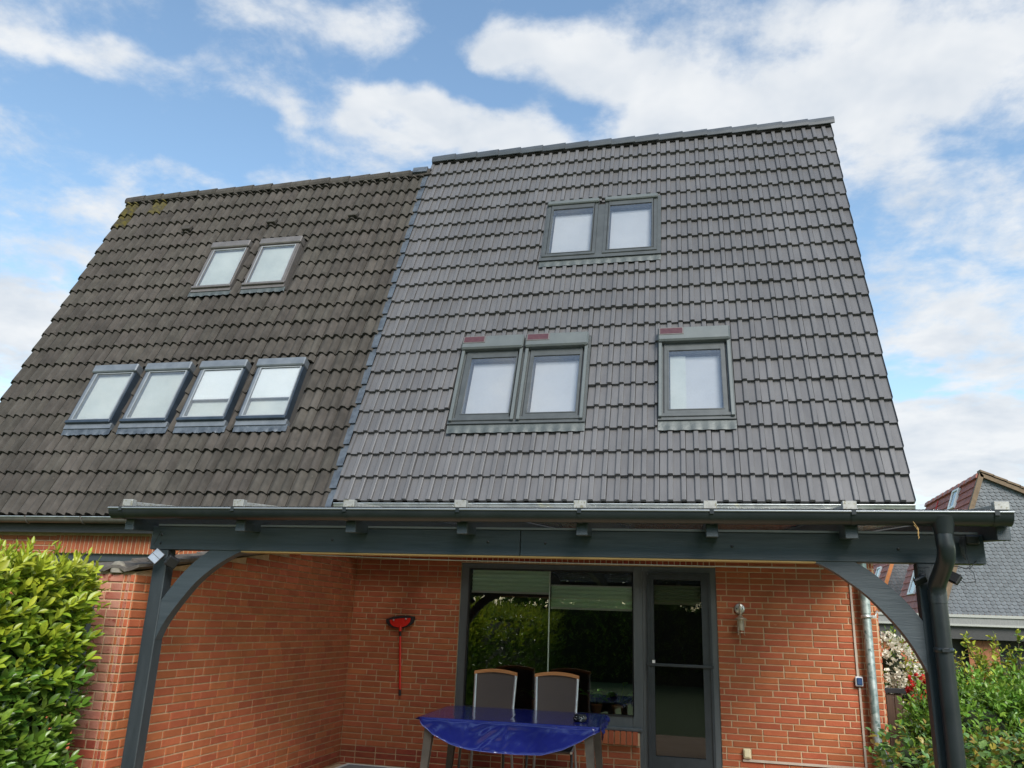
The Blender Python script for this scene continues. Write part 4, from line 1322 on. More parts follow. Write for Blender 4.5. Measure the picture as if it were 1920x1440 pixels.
ash = empty('ashtray', (-1.105, 7.80, .7665))
tag(ash, 'round black speckled ashtray on the right end of the blue cloth', 'ashtray')
MB().lathe([(0, .0), (.052, .0), (.062, .010), (.066, .030), (.060, .046), (.054, .052), (.046, .050), (.042, .030), (.0, .024)], (0, 0, 0), 28).build('bowl', M['ash_black'], ash)
MB().lathe([(.048, .052), (.052, .062), (.046, .064), (.040, .056)], (0, 0, 0), 28).build('rim', M['black_plastic'], ash)

def garden_chair(label, x, y, rz):
    c = empty('garden_chair', (x, y, .02), rz)
    tag(c, label, 'garden chair', 'garden chairs behind the table')
    # the chair looks to -y; its back leans to +y
    def bk(z): return .20+(z-.42)*.17
    for s_ in (-1, 1):
        MB().tube([(s_*.195, bk(.40), .40), (s_*.205, bk(.70), .70), (s_*.217, bk(1.06), 1.06)], .016, 8).build('side_rail', M['chair_alu'], c)
        MB().tube([(s_*.225, -.26, .0), (s_*.215, -.22, .40), (s_*.205, -.20, .42)], .0135, 8).build('leg', M['table_leg'], c)
        MB().tube([(s_*.225, .30, .0), (s_*.205, .24, .36), (s_*.200, .21, .43)], .0135, 8).build('leg', M['chair_alu'], c)
    n = 10
    vs, fs = [], []
    for i in range(n+1):
        t_ = -1+2*i/n
        zt = 1.052+.028*(1-t_*t_)
        for yy, zz in ((bk(1.06)-.018, zt), (bk(1.06)+.016, zt), (bk(1.06)+.020, zt+.030), (bk(1.06)-.012, zt+.034)):
            vs.append((t_*.232, yy+.012*(1-t_*t_), zz))
    for i in range(n):
        for k in range(4):
            fs.append((i*4+k, i*4+(k+1) % 4, (i+1)*4+(k+1) % 4, (i+1)*4+k))
    fs += [(3, 2, 1, 0), (n*4, n*4+1, n*4+2, n*4+3)]
    MB().add(vs, fs).build('top_rail', M['teak'], c)
    vs, fs = [], []
    for j in range(9):
        z = .43+.635*j/8
        for i in range(9):
            t_ = -1+2*i/8
            vs.append((t_*(.185+.022*j/8), bk(z)+.012*(1-t_*t_)-.004, z+.012*(1-t_*t_)*j/8))
    for j in range(8):
        for i in range(8):
            fs.append((j*9+i, j*9+i+1, (j+1)*9+i+1, (j+1)*9+i))
    MB().add(vs, fs, True).build('backrest', M['chair_mesh'], c)
    MB().cbox(-.20, .20, -.22, .20, .405, .425, .006).build('seat', M['chair_mesh'], c)
    for s_ in (-1, 1):
        MB().tube([(s_*.212, -.23, .415), (s_*.20, .21, .415)], .013, 8).build('seat_rail', M['chair_alu'], c)
    return c
garden_chair('garden chair with dark mesh back, the one near the brick wall, behind the table middle', -2.135, 8.44, R_(2))
garden_chair('garden chair with dark mesh back, the one beside the ashtray', -1.475, 8.46, R_(3))

# mat by the inner corner
dm = empty('floor_mat', (-3.20, 8.50, .02))
tag(dm, 'grey mat with a pale edge lying on the terrace by the wall corner', 'mat')
MB().cbox(-.60, .60, -.42, .42, .0, .046, .006).build('mat_body', M['mat_grey'], dm)
e_ = MB()
ring(e_, -.63, .63, -.45, .45, .032, .0, .052)
e_.build('edging', M['offwhite'], dm)

# ------------------------------------------------------------------ leaves and shrubs
def leafmat(name, c1, c2, rough=0.38, tr=0.28, rand=0.28, hue=0.02):
    return mat(name, c1, c2, 7, rough, spec=0.45, rand=rand, hue=hue, island=True, trans=tr, detail=2)
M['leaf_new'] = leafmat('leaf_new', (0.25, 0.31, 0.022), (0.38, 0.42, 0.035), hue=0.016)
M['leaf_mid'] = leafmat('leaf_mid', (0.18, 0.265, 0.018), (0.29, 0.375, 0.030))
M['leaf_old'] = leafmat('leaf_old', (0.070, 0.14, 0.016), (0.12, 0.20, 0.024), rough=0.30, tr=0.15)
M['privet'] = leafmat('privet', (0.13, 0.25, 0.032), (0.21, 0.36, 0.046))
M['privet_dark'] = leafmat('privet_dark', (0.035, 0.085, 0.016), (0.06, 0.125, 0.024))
M['lime'] = leafmat('lime', (0.30, 0.33, 0.030), (0.44, 0.45, 0.05), rough=0.55)
M['rose'] = leafmat('rose', (0.085, 0.165, 0.045), (0.15, 0.26, 0.075), rough=0.42)
M['rose_young'] = leafmat('rose_young', (0.24, 0.18, 0.03), (0.34, 0.25, 0.045))
M['petal_white'] = mat('petal_white', (0.76, 0.72, 0.60), (0.84, 0.81, 0.72), 9, 0.7, rand=0.08, island=True, trans=0.3)
M['petal_red'] = mat('petal_red', (0.52, 0.025, 0.022), (0.62, 0.05, 0.04), 9, 0.6, rand=0.15, island=True, trans=0.3)
M['conifer'] = leafmat('conifer', (0.03, 0.07, 0.016), (0.06, 0.115, 0.025), tr=0.45)

ST = [(0, .06), (.18, .62), (.45, 1.0), (.75, .78), (1.0, .03)]
def leaf_geo(curl=.16, fold=.20):
    vs, fs = [], []
    for t, w in ST:
        z = -curl*t*t
        vs += [(-w*.5, t, z+fold*w*.5), (0, t, z), (w*.5, t, z+fold*w*.5)]
    for i in range(len(ST)-1):
        a = i*3
        fs += [(a, a+1, a+4, a+3), (a+1, a+2, a+5, a+4)]
    return vs, fs
LEAF = leaf_geo()
LITE = ([(0, 0, 0), (.5, .45, .06), (0, 1, -.12), (-.5, .45, .06)], [(0, 1, 2), (0, 2, 3)])
BLADE = ([(-.5, 0, 0), (.5, 0, 0), (.35, .5, .12), (-.35, .5, .12), (0, 1, -.06)], [(0, 1, 2, 3), (3, 2, 4)])

def leaf_M(p, d, up, ln, wd):
    d = d.normalized()
    x = d.cross(up)
    if x.length < 1e-4: x = d.cross(Vector((1, 0, .1)))
    x.normalize()
    z = x.cross(d)
    return Matrix(((x.x*wd, d.x*ln, z.x*ln, p.x), (x.y*wd, d.y*ln, z.y*ln, p.y), (x.z*wd, d.z*ln, z.z*ln, p.z), (0, 0, 0, 1)))

def rv(rng):
    while True:
        v = Vector((rng.uniform(-1, 1), rng.uniform(-1, 1), rng.uniform(-1, 1)))
        if .05 < v.length < 1: return v.normalized()

def sprig(rng, p, d, n, ln, asp, out, pick, step=.35, spread=.75, droop=0.0, facing=Vector((0, 0, 0))):
    """leaves set spirally along a short shoot; appends (matrix, material key)"""
    d = d.normalized()
    a = d.cross(Vector((0, 0, 1)) if abs(d.z) < .9 else Vector((1, 0, 0))).normalized()
    b = d.cross(a)
    ph = rng.uniform(0, 6.28)
    for i in range(n):
        t = i/max(1, n-1)
        ang = ph+i*2.4
        r = a*math.cos(ang)+b*math.sin(ang)
        q = p+d*(ln*step*i)
        l_ = ln*(1.0-.35*t)*rng.uniform(.75, 1.2)
        dd = d*(.35+.9*t)+r*spread*(1.1-.6*t)+Vector((0, 0, -droop))+rv(rng)*.12
        out.append((leaf_M(q, dd, d*.6+Vector((0, 0, .7))+facing+rv(rng)*.25, l_, l_*asp*rng.uniform(.85, 1.15)), pick(rng, t, q)))

def join_leaves(name, leaves, par, inv, geo=LITE):
    by = {}
    for Mx, k in leaves:
        by.setdefault(k, MB())
        mb = by[k]
        T = inv @ Mx
        mb.add([T @ Vector(v) for v in geo[0]], geo[1], geo is LEAF)
    for k, mb in by.items():
        o = mb.build(name, M[k], par)
        o['kind'] = 'stuff'

def single_leaves(name, leaves, par, inv, geo=LEAF):
    ms = {}
    for Mx, k in leaves:
        if k not in ms:
            mb = MB(); mb.add(geo[0], geo[1], True)
            ms[k] = mb.mesh(name, M[k])
        inst(name, ms[k], par, inv @ Mx)

# the laurel hedge along the left boundary
hd = empty('laurel_hedge', (-4.45, 4.0, 0))
tag(hd, 'tall clipped laurel hedge with glossy yellow green leaves at the left edge', 'hedge')
inv = hd.matrix_world.inverted() if False else Matrix.Translation((4.45, -4.0, 0))
rng = random.Random(77)
XF, ZT, YE = -4.07, 1.775, 4.86
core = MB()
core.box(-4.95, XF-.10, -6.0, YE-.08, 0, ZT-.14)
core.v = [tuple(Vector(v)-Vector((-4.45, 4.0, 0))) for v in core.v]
core.build('inner_core', M['hedge_core'], hd)  # added dark solid core, blocks the view through the leaves
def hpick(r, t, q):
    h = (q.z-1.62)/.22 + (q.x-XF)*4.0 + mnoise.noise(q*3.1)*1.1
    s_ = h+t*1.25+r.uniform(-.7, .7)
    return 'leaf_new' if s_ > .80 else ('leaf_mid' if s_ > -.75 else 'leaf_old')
near, far = [], []
def hedge_face(y0, y1, dens, out, ln):
    A = (y1-y0)*ZT
    for _ in range(int(A*dens)):
        y, z = rng.uniform(y0, y1), rng.uniform(.02, ZT)
        bulge = mnoise.noise(Vector((y*2.3, z*2.3, 5)))*.07
        p = Vector((XF+bulge-rng.uniform(0, .10), y, z))
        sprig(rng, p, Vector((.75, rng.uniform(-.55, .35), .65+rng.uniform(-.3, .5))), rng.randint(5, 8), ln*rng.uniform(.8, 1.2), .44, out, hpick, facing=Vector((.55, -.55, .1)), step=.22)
    A = (y1-y0)*.8
    for _ in range(int(A*dens*1.1)):
        x, y = rng.uniform(-4.9, XF), rng.uniform(y0, y1)
        p = Vector((x, y, ZT-.06+mnoise.noise(Vector((x*3, y*3, 1)))*.06-rng.uniform(0, .06)))
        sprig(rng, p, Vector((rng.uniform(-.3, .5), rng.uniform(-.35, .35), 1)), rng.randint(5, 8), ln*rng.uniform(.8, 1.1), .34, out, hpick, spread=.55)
hedge_face(3.3, YE, 370, near, .102)
for _ in range(320):                                       # the far end
    p = Vector((rng.uniform(-4.9, XF), YE-rng.uniform(0, .08), rng.uniform(.1, ZT)))
    sprig(rng, p, Vector((.35, .8, .7)), 6, .095, .40, near, hpick)
hedge_face(-6.0, 3.3, 34, far, .15)
def front_key(it):
    p = it[0].translation
    x, y, d = pix(p)
    inside = -5 < x < 300 and 960 < y < 1445
    return (0 if inside else 1, -(p.x*1.0+max(0, p.z-1.75)*1.2)+d*.05)
near.sort(key=front_key)
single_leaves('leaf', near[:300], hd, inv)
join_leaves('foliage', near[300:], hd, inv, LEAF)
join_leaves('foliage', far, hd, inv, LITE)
for _ in range(26):                                       # bare shoots that show between the leaves
    y, z = rng.uniform(3.7, YE), rng.uniform(.6, 1.8)
    p = Vector((XF-.12, y, z))-Vector((-4.45, 4.0, 0))
    MB().tube([p, p+Vector((.10, rng.uniform(-.06, .06), .07)), p+Vector((.17, rng.uniform(-.1, .1), .17))], [.004, .0035, .002], 5).build('shoot', M['leaf_mid'], hd)

def shrub(name, label, cat, base, blobs, nsp, ln, asp, pick, nl=(4, 7), geo=LITE, stems=8, stem_m='bark', single=0, seed=1, droop=0.0, group=None, outw=.8, shell=.55, core=None, spread=.75, step=.35, upb=.5):
    r = random.Random(seed)
    B = Vector(base)
    t = empty(name, base)
    tag(t, label, cat, group)
    iv = Matrix.Translation(-B)
    L_ = []
    tot = sum(b[1][0]*b[1][1]*b[1][2] for b in blobs)
    for c, rad in blobs:
        c = Vector(c)
        k = int(nsp*rad[0]*rad[1]*rad[2]/tot)
        for _ in range(k):
            v = rv(r)
            s_ = (shell+(1-shell)*r.random())*(1+.22*mnoise.noise(v*2.2+c))
            p = c+Vector((v.x*rad[0], v.y*rad[1], v.z*rad[2]))*s_
            if p.z < .03: continue
            sprig(r, p, v*outw+Vector((0, 0, upb))+rv(r)*.35, r.randint(*nl), ln*r.uniform(.75, 1.2), asp, L_, pick, droop=droop, spread=spread, step=step)
    if single:
        L_.sort(key=lambda it: (0 if in_frame(it[0].translation, 10) else 1, pix(it[0].translation)[2]))
        single_leaves('leaf', L_[:single], t, iv)
    join_leaves('foliage', L_[single:], t, iv, geo)
    for i in range(stems):
        c, rad = blobs[i % len(blobs)]
        e = Vector(c)+Vector((r.uniform(-.6, .6)*rad[0], r.uniform(-.6, .6)*rad[1], r.uniform(.1, .7)*rad[2]))-B
        b0 = Vector((r.uniform(-.08, .08), r.uniform(-.08, .08), 0))
        mid = (b0+e)/2+Vector((r.uniform(-.08, .08), r.uniform(-.08, .08), .05))
        MB().tube([b0, mid, e], [.012, .009, .004], 5).build('stem', M[stem_m], t)
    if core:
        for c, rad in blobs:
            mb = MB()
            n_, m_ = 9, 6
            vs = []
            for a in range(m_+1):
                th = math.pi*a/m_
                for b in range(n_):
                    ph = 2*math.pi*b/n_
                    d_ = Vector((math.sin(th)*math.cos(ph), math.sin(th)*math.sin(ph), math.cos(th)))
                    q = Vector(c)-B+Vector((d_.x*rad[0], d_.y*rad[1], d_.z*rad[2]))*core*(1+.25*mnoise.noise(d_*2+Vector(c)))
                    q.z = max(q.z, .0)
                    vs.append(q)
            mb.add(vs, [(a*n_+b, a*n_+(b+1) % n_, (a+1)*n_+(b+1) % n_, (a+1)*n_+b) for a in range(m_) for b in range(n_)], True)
            mb.build('inner_core', M['hedge_core'], t)  # dark solid core added inside each leaf mass
    return t

def mixpick(*kw):
    def f(r, t, q):
        x = r.random()+t*.15
        for k, w in kw:
            if x < w: return k
        return kw[-1][0]
    return f
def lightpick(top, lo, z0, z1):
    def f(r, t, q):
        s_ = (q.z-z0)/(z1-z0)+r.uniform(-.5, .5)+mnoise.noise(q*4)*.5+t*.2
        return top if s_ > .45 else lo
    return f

shrub('rose_bush', 'rose bush with green and bronze young leaves at the foot of the right pergola post', 'rose bush', (1.75, 6.5, 0),
      [((1.50, 6.4, .62), (.42, .40, .36)), ((1.95, 6.5, .66), (.50, .45, .34)), ((1.38, 6.6, .78), (.18, .20, .22)), ((2.15, 6.6, .78), (.30, .30, .24))], 620, .066, .66,
      mixpick(('rose', .62), ('rose_young', .84), ('privet', 2)), nl=(4, 6), geo=LEAF, single=140, seed=4, stems=14, droop=.25, core=.30)
shrub('green_shrub', 'dense fresh green bush right of the right pergola post, above the roses', 'bush', (2.35, 8.0, 0),
      [((2.33, 8.1, .82), (.46, .45, .50)), ((2.85, 8.3, .86), (.50, .45, .52)), ((3.3, 8.4, .80), (.5, .5, .54))], 2300, .064, .52,
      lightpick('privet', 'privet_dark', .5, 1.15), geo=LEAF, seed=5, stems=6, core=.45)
shrub('green_shrub', 'small green bush between the curved brace and the dark wooden screen', 'bush', (2.02, 8.3, 0),
      [((1.97, 8.3, .86), (.21, .25, .22)), ((1.98, 8.3, .52), (.24, .25, .28))], 700, .060, .50,
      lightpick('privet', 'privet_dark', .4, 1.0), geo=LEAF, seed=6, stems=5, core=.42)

def twiggy(label, base, spots, seed, pick, ln=.058, n=34):
    r = random.Random(seed)
    B = Vector(base)
    t = empty('twiggy_shrub', base)
    tag(t, label, 'shrub', 'twiggy lime green shrubs')
    L_ = []
    for (tx, ty, tz) in spots:
        e = Vector((tx, ty, tz))
        b0 = B+Vector((r.uniform(-.25, .25), r.uniform(-.2, .2), 0))
        m1 = b0.lerp(e, .5)+Vector((r.uniform(-.12, .12), r.uniform(-.1, .1), .12))
        path = smooth_path([b0, m1, e], 8)
        MB().tube([p-B for p in path], [.009-.0065*i/(len(path)-1) for i in range(len(path))], 5).build('branch', M['bark'], t)
        for i in range(n):
            f = .35+.65*i/n
            p = path[min(len(path)-1, int(f*(len(path)-1)))]
            p = p+rv(r)*.05*(1.2-f)
            sprig(r, p, (e-m1).normalized()+rv(r)*.9, r.randint(2, 4), ln*r.uniform(.7, 1.25), .62, L_, pick, spread=.9)
    join_leaves('foliage', L_, t, Matrix.Translation(-B), LEAF)
rr_ = random.Random(9)
twiggy('lime green twiggy shrub in front of the dark carport, at the right edge', (3.35, 10.0, 0), [(2.62+rr_.random()*1.3, 9.9+rr_.uniform(-.3, .3), 1.26+rr_.random()*.42) for _ in range(60)] + [(3.30, 9.9, 1.73), (3.42, 9.9, 1.62), (3.06, 10, 1.58)], 10, mixpick(('lime', .8), ('privet', 2)))
twiggy('lime green twiggy shrub seen through the curved right brace, beside white blossom', (2.62, 10.6, 0), [(2.30+rr_.random()*.55, 10.6+rr_.uniform(-.2, .2), 1.15+rr_.random()*.42) for _ in range(26)], 12, mixpick(('lime', .8), ('privet', 2)), n=20)

def flowers(name, blobs, n, m, par, base, size, seed, petals=6):
    r = random.Random(seed)
    mb = MB()
    for _ in range(n):
        c, rad = blobs[r.randrange(len(blobs))]
        v = rv(r)
        if v.y > .35: v.y = -v.y
        p = Vector(c)+Vector((v.x*rad[0], v.y*rad[1], v.z*rad[2]))*r.uniform(.92, 1.08)-Vector(base)
        for k in range(petals):
            d_ = rv(r)*.8+v
            Mx = leaf_M(p+rv(r)*size*.25, d_, rv(r), size*r.uniform(.8, 1.2), size*.9)
            mb.add([Mx @ Vector(q) for q in LITE[0]], LITE[1])
    o = mb.build(name, m, par)
    o['kind'] = 'stuff'
rb_ = [((2.36, 11.6, 1.28), (.30, .30, .34)), ((2.52, 11.6, .95), (.30, .30, .32))]
rh = shrub('rhododendron', 'rhododendron covered in white blossom behind the house corner', 'rhododendron', (2.45, 11.7, 0), rb_, 200, .07, .36, mixpick(('privet_dark', .6), ('leaf_mid', 2)), geo=LEAF, seed=15, stems=5, core=.55)
flowers('blossom', rb_, 330, M['petal_white'], rh, (2.45, 11.7, 0), .055, 3)
ab = [((2.33, 9.9, 1.09), (.17, .16, .13)), ((2.45, 9.9, 1.0), (.15, .15, .10))]
azl = shrub('azalea', 'azalea with bright red flowers between white blossom and green leaves', 'azalea', (2.4, 9.95, 0), ab, 50, .04, .4, mixpick(('privet', 2)), geo=LEAF, seed=16, stems=4, core=.5)
flowers('blossom', ab, 120, M['petal_red'], azl, (2.4, 9.95, 0), .042, 5)

ws = empty('wooden_screen', (2.04, 10.6, 0))
tag(ws, 'dark brown wooden screen with a black top board beside the house corner', 'wooden screen')
M['dark_wood'] = mat('dark_wood', (0.045, 0.022, 0.012), (0.075, 0.038, 0.02), 8, 0.6, stretch=(6, 6, 0.5), rand=.12)
for i in range(4):
    MB().cbox(-.16+i*.088, -.076+i*.088, -.012, .012, 0, .985, .003).build('board', M['dark_wood'], ws)
MB().cbox(-.20, .23, -.04, .04, .990, 1.045, .005).build('top_board', M['black_plastic'], ws)
MB().cbox(-.19, .22, .014, .05, .2, .28, .004).build('rail', M['dark_wood'], ws)

# ------------------------------------------------------------------ houses beyond the garden on the right
M['slate'] = mat('slate', (0.062, 0.074, 0.084), (0.092, 0.105, 0.115), 5, 0.6, rand=0.16, island=True, bump=.2, bscale=20)
M['red_tile'] = mat('red_tile', (0.27, 0.075, 0.048), (0.36, 0.105, 0.066), 3, 0.55, rand=0.14, island=True)
M['verge_brown'] = mat('verge_brown', (0.10, 0.065, 0.035), (0.15, 0.10, 0.055), 6, 0.7)
M['rust_wood'] = mat('rust_wood', (0.20, 0.065, 0.020), (0.27, 0.095, 0.03), 8, 0.6, stretch=(5, 5, .5))
M['orange_board'] = mat('orange_board', (0.42, 0.14, 0.035), (0.50, 0.18, 0.05), 6, 0.6)
M['grey_band'] = mat('grey_band', (0.15, 0.15, 0.145), (0.20, 0.20, 0.19), 4, 0.6, stretch=(6, 1, 1))
M['slate_dark'] = mat('slate_dark', (0.05, 0.055, 0.062), (0.085, 0.09, 0.098), 5, 0.55, rand=0.2, island=True)

def far_house(label, org, length, slate, verge, right_ext, shingle, win):
    """gable facing -y; local x to the right, the steep tiled slope faces -x"""
    h = empty('slate_gable_house', org)
    tag(h, label, 'house', 'slate gabled houses beyond the garden')
    e, a = (0.0, 2.55), (2.0, 7.95)
    rs = -.47
    R2 = (a[0]+right_ext, a[1]+rs*right_ext)
    w = MB()
    w.prism([(.0, 0.0), (R2[0], 0.0), (R2[0], R2[1]), a, e], .06, length)
    w.build('wall', M['brick'], h)
    # slate hanging, each shingle a small tilted plate
    r = random.Random(2)
    sw, sh_ = shingle
    mb = MB()
    nz_ = int((a[1]-e[1])/sh_)
    for j in range(nz_+1):
        z = e[1]+j*sh_
        xl = e[0]+(a[0]-e[0])*(z+.02-e[1])/(a[1]-e[1])
        xr = min(R2[0], a[0]+(z+sh_*.6-a[1])/rs) if z+sh_*.6 > R2[1] else R2[0]
        x = xl-(j % 2)*sw*.5
        while x < xr:
            p, q = max(x, xl), min(x+sw-.006, xr)
            if q-p > .04:
                t_ = r.uniform(-.004, .004)
                mb.add([(p, .03+t_, z+sh_*.35), (p+(q-p)*.35, .028+t_, z), (p+(q-p)*.72, .028+t_, z+.01), (q, .03+t_, z+sh_*.35), (q, .055, z+sh_*1.25), (p, .055, z+sh_*1.25)], [(0, 1, 2, 3, 4, 5)])
            x += sw
    o = mb.build('slate_shingles', M[slate], h)
    o['kind'] = 'stuff'
    # tiled slope
    dv = Vector((a[0]-e[0], 0, a[1]-e[1]))
    ls = dv.length
    dv.normalize()
    nv = Vector((-dv.z, 0, dv.x))
    RM = Matrix(((0, dv.x, nv.x, e[0]), (-1, 0, nv.y, length), (0, dv.z, nv.z, e[1]), (0, 0, 0, 1)))
    deck = MB().box(0, length, 0, ls, -.08, 0)
    rf = deck.build('roof', M['deck'], h)
    rf.matrix_local = RM
    tm = MB()
    g, tw_ = .33, .30
    P = [(0, 0), (.03, 0), (.05, .03), (.12, .03), (.14, 0), (.18, 0), (.20, .03), (.27, .03), (.30, 0)]
    one = tile_mb(P, 0, .30, g+.05, lip=.05)
    for j in range(int(ls/g)):
        for i in range(int(length/tw_)):
            T = Matrix.Translation((i*tw_, j*g, .06)) @ Matrix.Rotation(-.13, 4, 'X')
            tm.add([T @ Vector(v) for v in one.v], one.f)
    o = tm.build('roof_tile', M['red_tile'], rf)
    o['kind'] = 'stuff'
    rc = MB()
    n_ = int(length/.4)
    for i in range(n_):
        rc.box(i*.4, i*.4+.41, ls-.12, ls+.06, .04+.02*(i % 2), .13+.02*(i % 2))
    o = rc.build('ridge_tile', M['red_tile'], rf)
    o['kind'] = 'stuff'
    # verge boards of the gable
    vb = MB()
    vb.prism([(e[0]-.16, e[1]-.1), (a[0]-.03, a[1]+.16), (a[0]+.10, a[1]-.02), (e[0]+.02, e[1]-.1)], -.12, .05)
    vb.build('verge_board', M[verge], h)
    vb = MB()
    vb.prism([(a[0]-.05, a[1]+.14), (R2[0], R2[1]+.16), (R2[0], R2[1]-.02), (a[0]-.02, a[1]-.04)], -.12, .05)
    vb.build('verge_board', M['verge_brown'], h)
    n_ = int(right_ext/.45)
    for i in range(n_):
        x = a[0]+i*.45
        z = a[1]+rs*(x-a[0])
        MB().prism([(x-.02, z+.15), (x+.46, z+.15+rs*.48+.03), (x+.46, z+.22+rs*.48+.03), (x-.02, z+.23)], -.16, .25).build('verge_tile', M['verge_brown'], h)
    bk = MB().prism([(a[0], a[1]), (R2[0], R2[1]), (R2[0], R2[1]+.12), (a[0], a[1]+.12)], .06, length)
    bk.build('roof_slope', M['deck'], h)
    for (u0, u1, v0, v1) in win:
        f = MB()
        ring(f, length-u1, length-u0, v0, v1, .09, 0, .16)
        ww = f.build('roof_window', M['white'], rf)
        MB().box(length-u1+.09, length-u0-.09, v0+.09, v1-.09, .10, .12).build('pane', M['roof_pane'], ww)
    return h, rf
fh, frf = far_house('far house with a pale grey slate gable, seen right of the black downpipe', (9.07, 35.0, 0), 8.0, 'slate', 'verge_brown', 8.5, (.19, .135),
                    [(3.2, 4.4, 1.0, 2.7), (4.9, 6.1, 1.0, 2.7), (2.2, 3.1, 4.7, 5.6)])
for (u, v0, v1) in ((1.0, .2, 2.3), (5.3, 4.75, 5.5), (5.0, 2.9, 3.5)):   # red snow guard straps
    pts = [(8.0-u-.08*(i % 2), v0+(v1-v0)*i/9, .13) for i in range(10)]
    MB().tube(pts, .022, 5).build('roof_strap', M['red_plastic'], frf)
far_house('farther house with dark slate and an orange verge board, behind the curved right brace', (8.97, 47.0, 0), 9.0, 'slate_dark', 'orange_board', 5.0, (.22, .16), [(2.0, 3.0, 1.6, 3.0), (4.2, 5.2, 1.6, 3.0)])

cp = empty('carport', (9.0, 33.6, 0))
tag(cp, 'low flat roofed carport with a pale edge band below the slate gable', 'carport')
MB().box(-2.9, 5.5, 0, 1.3, 2.10, 2.50).build('edge_band', M['grey_band'], cp)
MB().box(-2.95, 5.55, -.05, -.002, 2.43, 2.53).build('edge_trim', M['alu'], cp)
MB().box(-2.95, 5.55, -.05, -.002, 2.12, 2.19).build('edge_trim', M['alu'], cp)
MB().box(-2.9, 5.5, .12, 1.3, 1.66, 2.10).build('fascia', M['fascia'], cp)
cw = MB().box(-2.9, -.7, .5, .7, 0, 1.66).build('wall', M['mortar'], cp)
items = []
rng = random.Random(41)
for k in range(27):
    zc = ZJ+COURSE*k-COURSE/2
    if zc > .03:
        items += [((p+q)/2, zc, q-p, .0515, M['brick'], .007) for p, q in bond(-2.9, -.7, rng)]
place_bricks(cw, Matrix.Translation((9.0, 34.1, 0)), [(u, z, w_, h_, m_, pr) for u, z, w_, h_, m_, pr in items], limit=0)
for ch in cw.children: ch.location = (0, .495, 0)
MB().box(-.7, 5.5, 1.1, 1.28, 0, 1.66).build('back_wall', M['fascia'], cp)  # near-black wall: the shade inside the carport put into colour
for i in range(4):
    MB().box(.62+i*.26, .87+i*.26, .55, .60, 0, 1.62).build('door_board', M['rust_wood'], cp)
for x in (-.6, 2.6, 5.3):
    MB().box(x-.07, x+.07, .14, .28, 0, 1.66).build('post', M['dark_wood'], cp)

# ------------------------------------------------------------------ plants inside the window
M['terracotta'] = mat('terracotta', (0.40, 0.15, 0.05), (0.48, 0.20, 0.08), 9, 0.8)
M['house_leaf'] = leafmat('house_leaf', (0.15, 0.40, 0.05), (0.26, 0.52, 0.08))
isl = MB().cbox(-2.60, -.70, YW+.15, YW+.42, .64, .672, .004).build('window_board', M['offwhite'], house)
def pot_plant(label, x, y, n, ln, wd, h, seed, kind):
    t = empty('pot_plant', (x, y, .672))
    tag(t, label, 'house plant', 'pot plants inside the window')
    MB().lathe([(0, 0), (.045, 0), (.062, .10), (.066, .10), (.066, .115), (.056, .115), (.05, .10), (0, .10)], (0, 0, 0), 18).build('pot', M['terracotta'], t)
    r = random.Random(seed)
    for i in range(n):
        a = r.uniform(0, 6.28)
        up = r.uniform(.5, 1.5)
        if kind == 'blade':
            vs, fs = [], []
            for j in range(7):
                s_ = j/6
                p = Vector((math.cos(a)*ln*s_*.75, math.sin(a)*ln*s_*.45, .11+ln*up*s_*.75-ln*.62*s_*s_*up))
                w_ = wd*(1-s_)**.6*.5
                sd_ = Vector((-math.sin(a), math.cos(a), 0))*w_
                vs += [p-sd_, p+sd_]
            fs = [(2*j, 2*j+1, 2*j+3, 2*j+2) for j in range(6)]
            MB().add(vs, fs, True).build('leaf', M['house_leaf'], t)
        else:
            d_ = Vector((math.cos(a), math.sin(a)*.6, up))
            st = Vector((math.cos(a)*.03, math.sin(a)*.03, .10))
            tip = st+d_.normalized()*h*r.uniform(.5, 1)
            MB().tube([st, tip], .0025, 4).build('stalk', M['leaf_mid'], t)
            mb = MB()
            Mx = leaf_M(tip, Vector((math.cos(a), math.sin(a), .25))+rv(r)*.3, Vector((0, -.5, 1)), ln*r.uniform(.8, 1.1), wd)
            mb.add([Mx @ Vector(q) for q in LEAF[0]], LEAF[1], True)
            mb.build('leaf', M['house_leaf'], t)
pot_plant('pot plant with long arching leaves inside the window, seen between the two chairs', -1.83, YW+.28, 30, .42, .018, .3, 1, 'blade')
pot_plant('leafy pot plant with broad bright leaves, rightmost inside the big window', -.93, YW+.29, 14, .15, .065, .24, 2, 'broad')
pot_plant('small leafy pot plant inside the window, above the ashtray', -1.16, YW+.30, 12, .12, .055, .17, 3, 'broad')
pot_plant('pot plant with thin drooping leaves at the left end inside the window', -2.50, YW+.28, 20, .30, .014, .2, 4, 'blade')

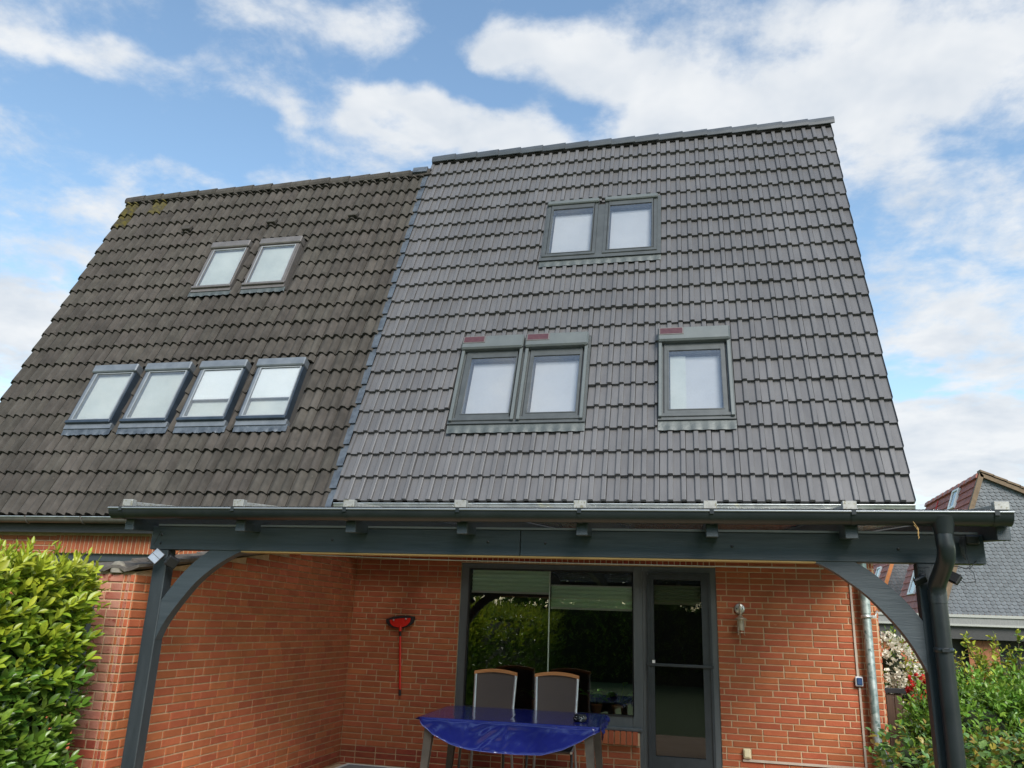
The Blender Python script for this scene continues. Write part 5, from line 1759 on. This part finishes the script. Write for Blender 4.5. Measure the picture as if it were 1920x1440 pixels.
# ------------------------------------------------------------------ the garden behind the viewer, which the panes mirror
def tree(label, x, y, h, cr, seed, m1, m2, n=2600, conic=False):
    r = random.Random(seed)
    t = empty('garden_tree', (x, y, 0))
    tag(t, label, 'tree', 'trees at the end of the garden')
    MB().tube([(0, 0, 0), (.05, .03, h*.35), (0, 0, h*.75)], [.16, .12, .05], 8).build('trunk', M['bark'], t)
    mb = {m1: MB(), m2: MB()}
    for _ in range(n):
        v = rv(r)
        if conic:
            z = h*(.06+.94*r.random())
            rad = cr*(1-z/h)**.8*(.55+.45*r.random())
            a = r.uniform(0, 6.28)
            p = Vector((rad*math.cos(a), rad*math.sin(a), z))
        else:
            p = Vector((v.x*cr, v.y*cr, h*.62+v.z*h*.36))*1.0
            s_ = .5+.5*r.random()
            p = Vector((p.x*s_, p.y*s_, h*.62+(p.z-h*.62)*s_))
            if mnoise.noise(p*.9+Vector((seed, 0, 0))) < -.22: continue
        k = m1 if mnoise.noise(p*1.3) > -.05 else m2
        Mx = leaf_M(p, rv(r)+Vector((0, 0, .2)), rv(r), r.uniform(.18, .34), r.uniform(.12, .22))
        mb[k].add([Mx @ Vector(q) for q in LITE[0]], LITE[1])
    for k, b in mb.items():
        if b.v: b.build('crown', M[k], t)['kind'] = 'stuff'
for i, (x, y, h, cr, cn, lb) in enumerate(((-8.5, -8.8, 6.5, 2.6, False, 'broad green tree mirrored at the left end of the window'),
                                           (-5.2, -10.5, 8.5, 2.3, True, 'tall dark conifer mirrored left of the window middle'),
                                           (-2.4, -9.6, 7.5, 2.2, True, 'dark conifer mirrored in the middle of the window'),
                                           (.2, -10.6, 9.0, 2.4, True, 'dark conifer mirrored in the terrace door'),
                                           (2.9, -9.6, 7.0, 2.2, True, 'smaller dark conifer mirrored in the right of the door'),
                                           (5.8, -9.5, 6.0, 2.8, False, 'broad green tree mirrored right of the door'))):
    tree(lb, x, y, h, cr, 50+i, 'privet' if cn else 'leaf_mid', 'privet_dark' if cn else 'leaf_old', conic=cn, n=5200 if cn else 3600)
bh = empty('back_hedge', (0, -7.6, 0))
tag(bh, 'clipped dark hedge closing the garden, mirrored in the window', 'hedge')
MB().box(-9, 9, -.4, .25, 0, 2.15).build('inner_core', M['hedge_core'], bh)  # solid dark filling added behind the hedge leaves
L_ = []
rng = random.Random(91)
for _ in range(2600):
    p = Vector((rng.uniform(-9, 9), -7.6+.28+rng.uniform(-.1, .05), rng.uniform(.05, 2.3)))
    sprig(rng, p, Vector((rng.uniform(-.3, .3), .8, .6)), 5, .13, .42, L_, mixpick(('privet', .5), ('leaf_mid', 2)))
join_leaves('foliage', L_, bh, Matrix.Translation((0, 7.6, 0)))

# wooded belt far behind the houses, one mass
M['far_wood'] = mat('far_wood', (0.030, 0.062, 0.018), (0.07, 0.115, 0.03), 2, 0.9, rand=.3, island=True, trans=.2)
mb = MB()
rng = random.Random(64)
for _ in range(9000):
    x = rng.uniform(-140, 150)
    h = 4.6+1.8*mnoise.noise(Vector((x*.11, 0, 3)))+.9*mnoise.noise(Vector((x*.5, 0, 9)))
    p = Vector((x, 95+rng.uniform(-3, 3), h*math.sqrt(rng.random())))
    Mx = leaf_M(p, rv(rng)+Vector((0, -.3, .3)), rv(rng), rng.uniform(.7, 1.5), rng.uniform(.5, 1.1))
    mb.add([Mx @ Vector(q) for q in LITE[0]], LITE[1])
fwd = mb.build('far_woods', M['far_wood'])
fwd['kind'] = 'stuff'
fwd['label'] = 'low belt of woodland far behind the houses'
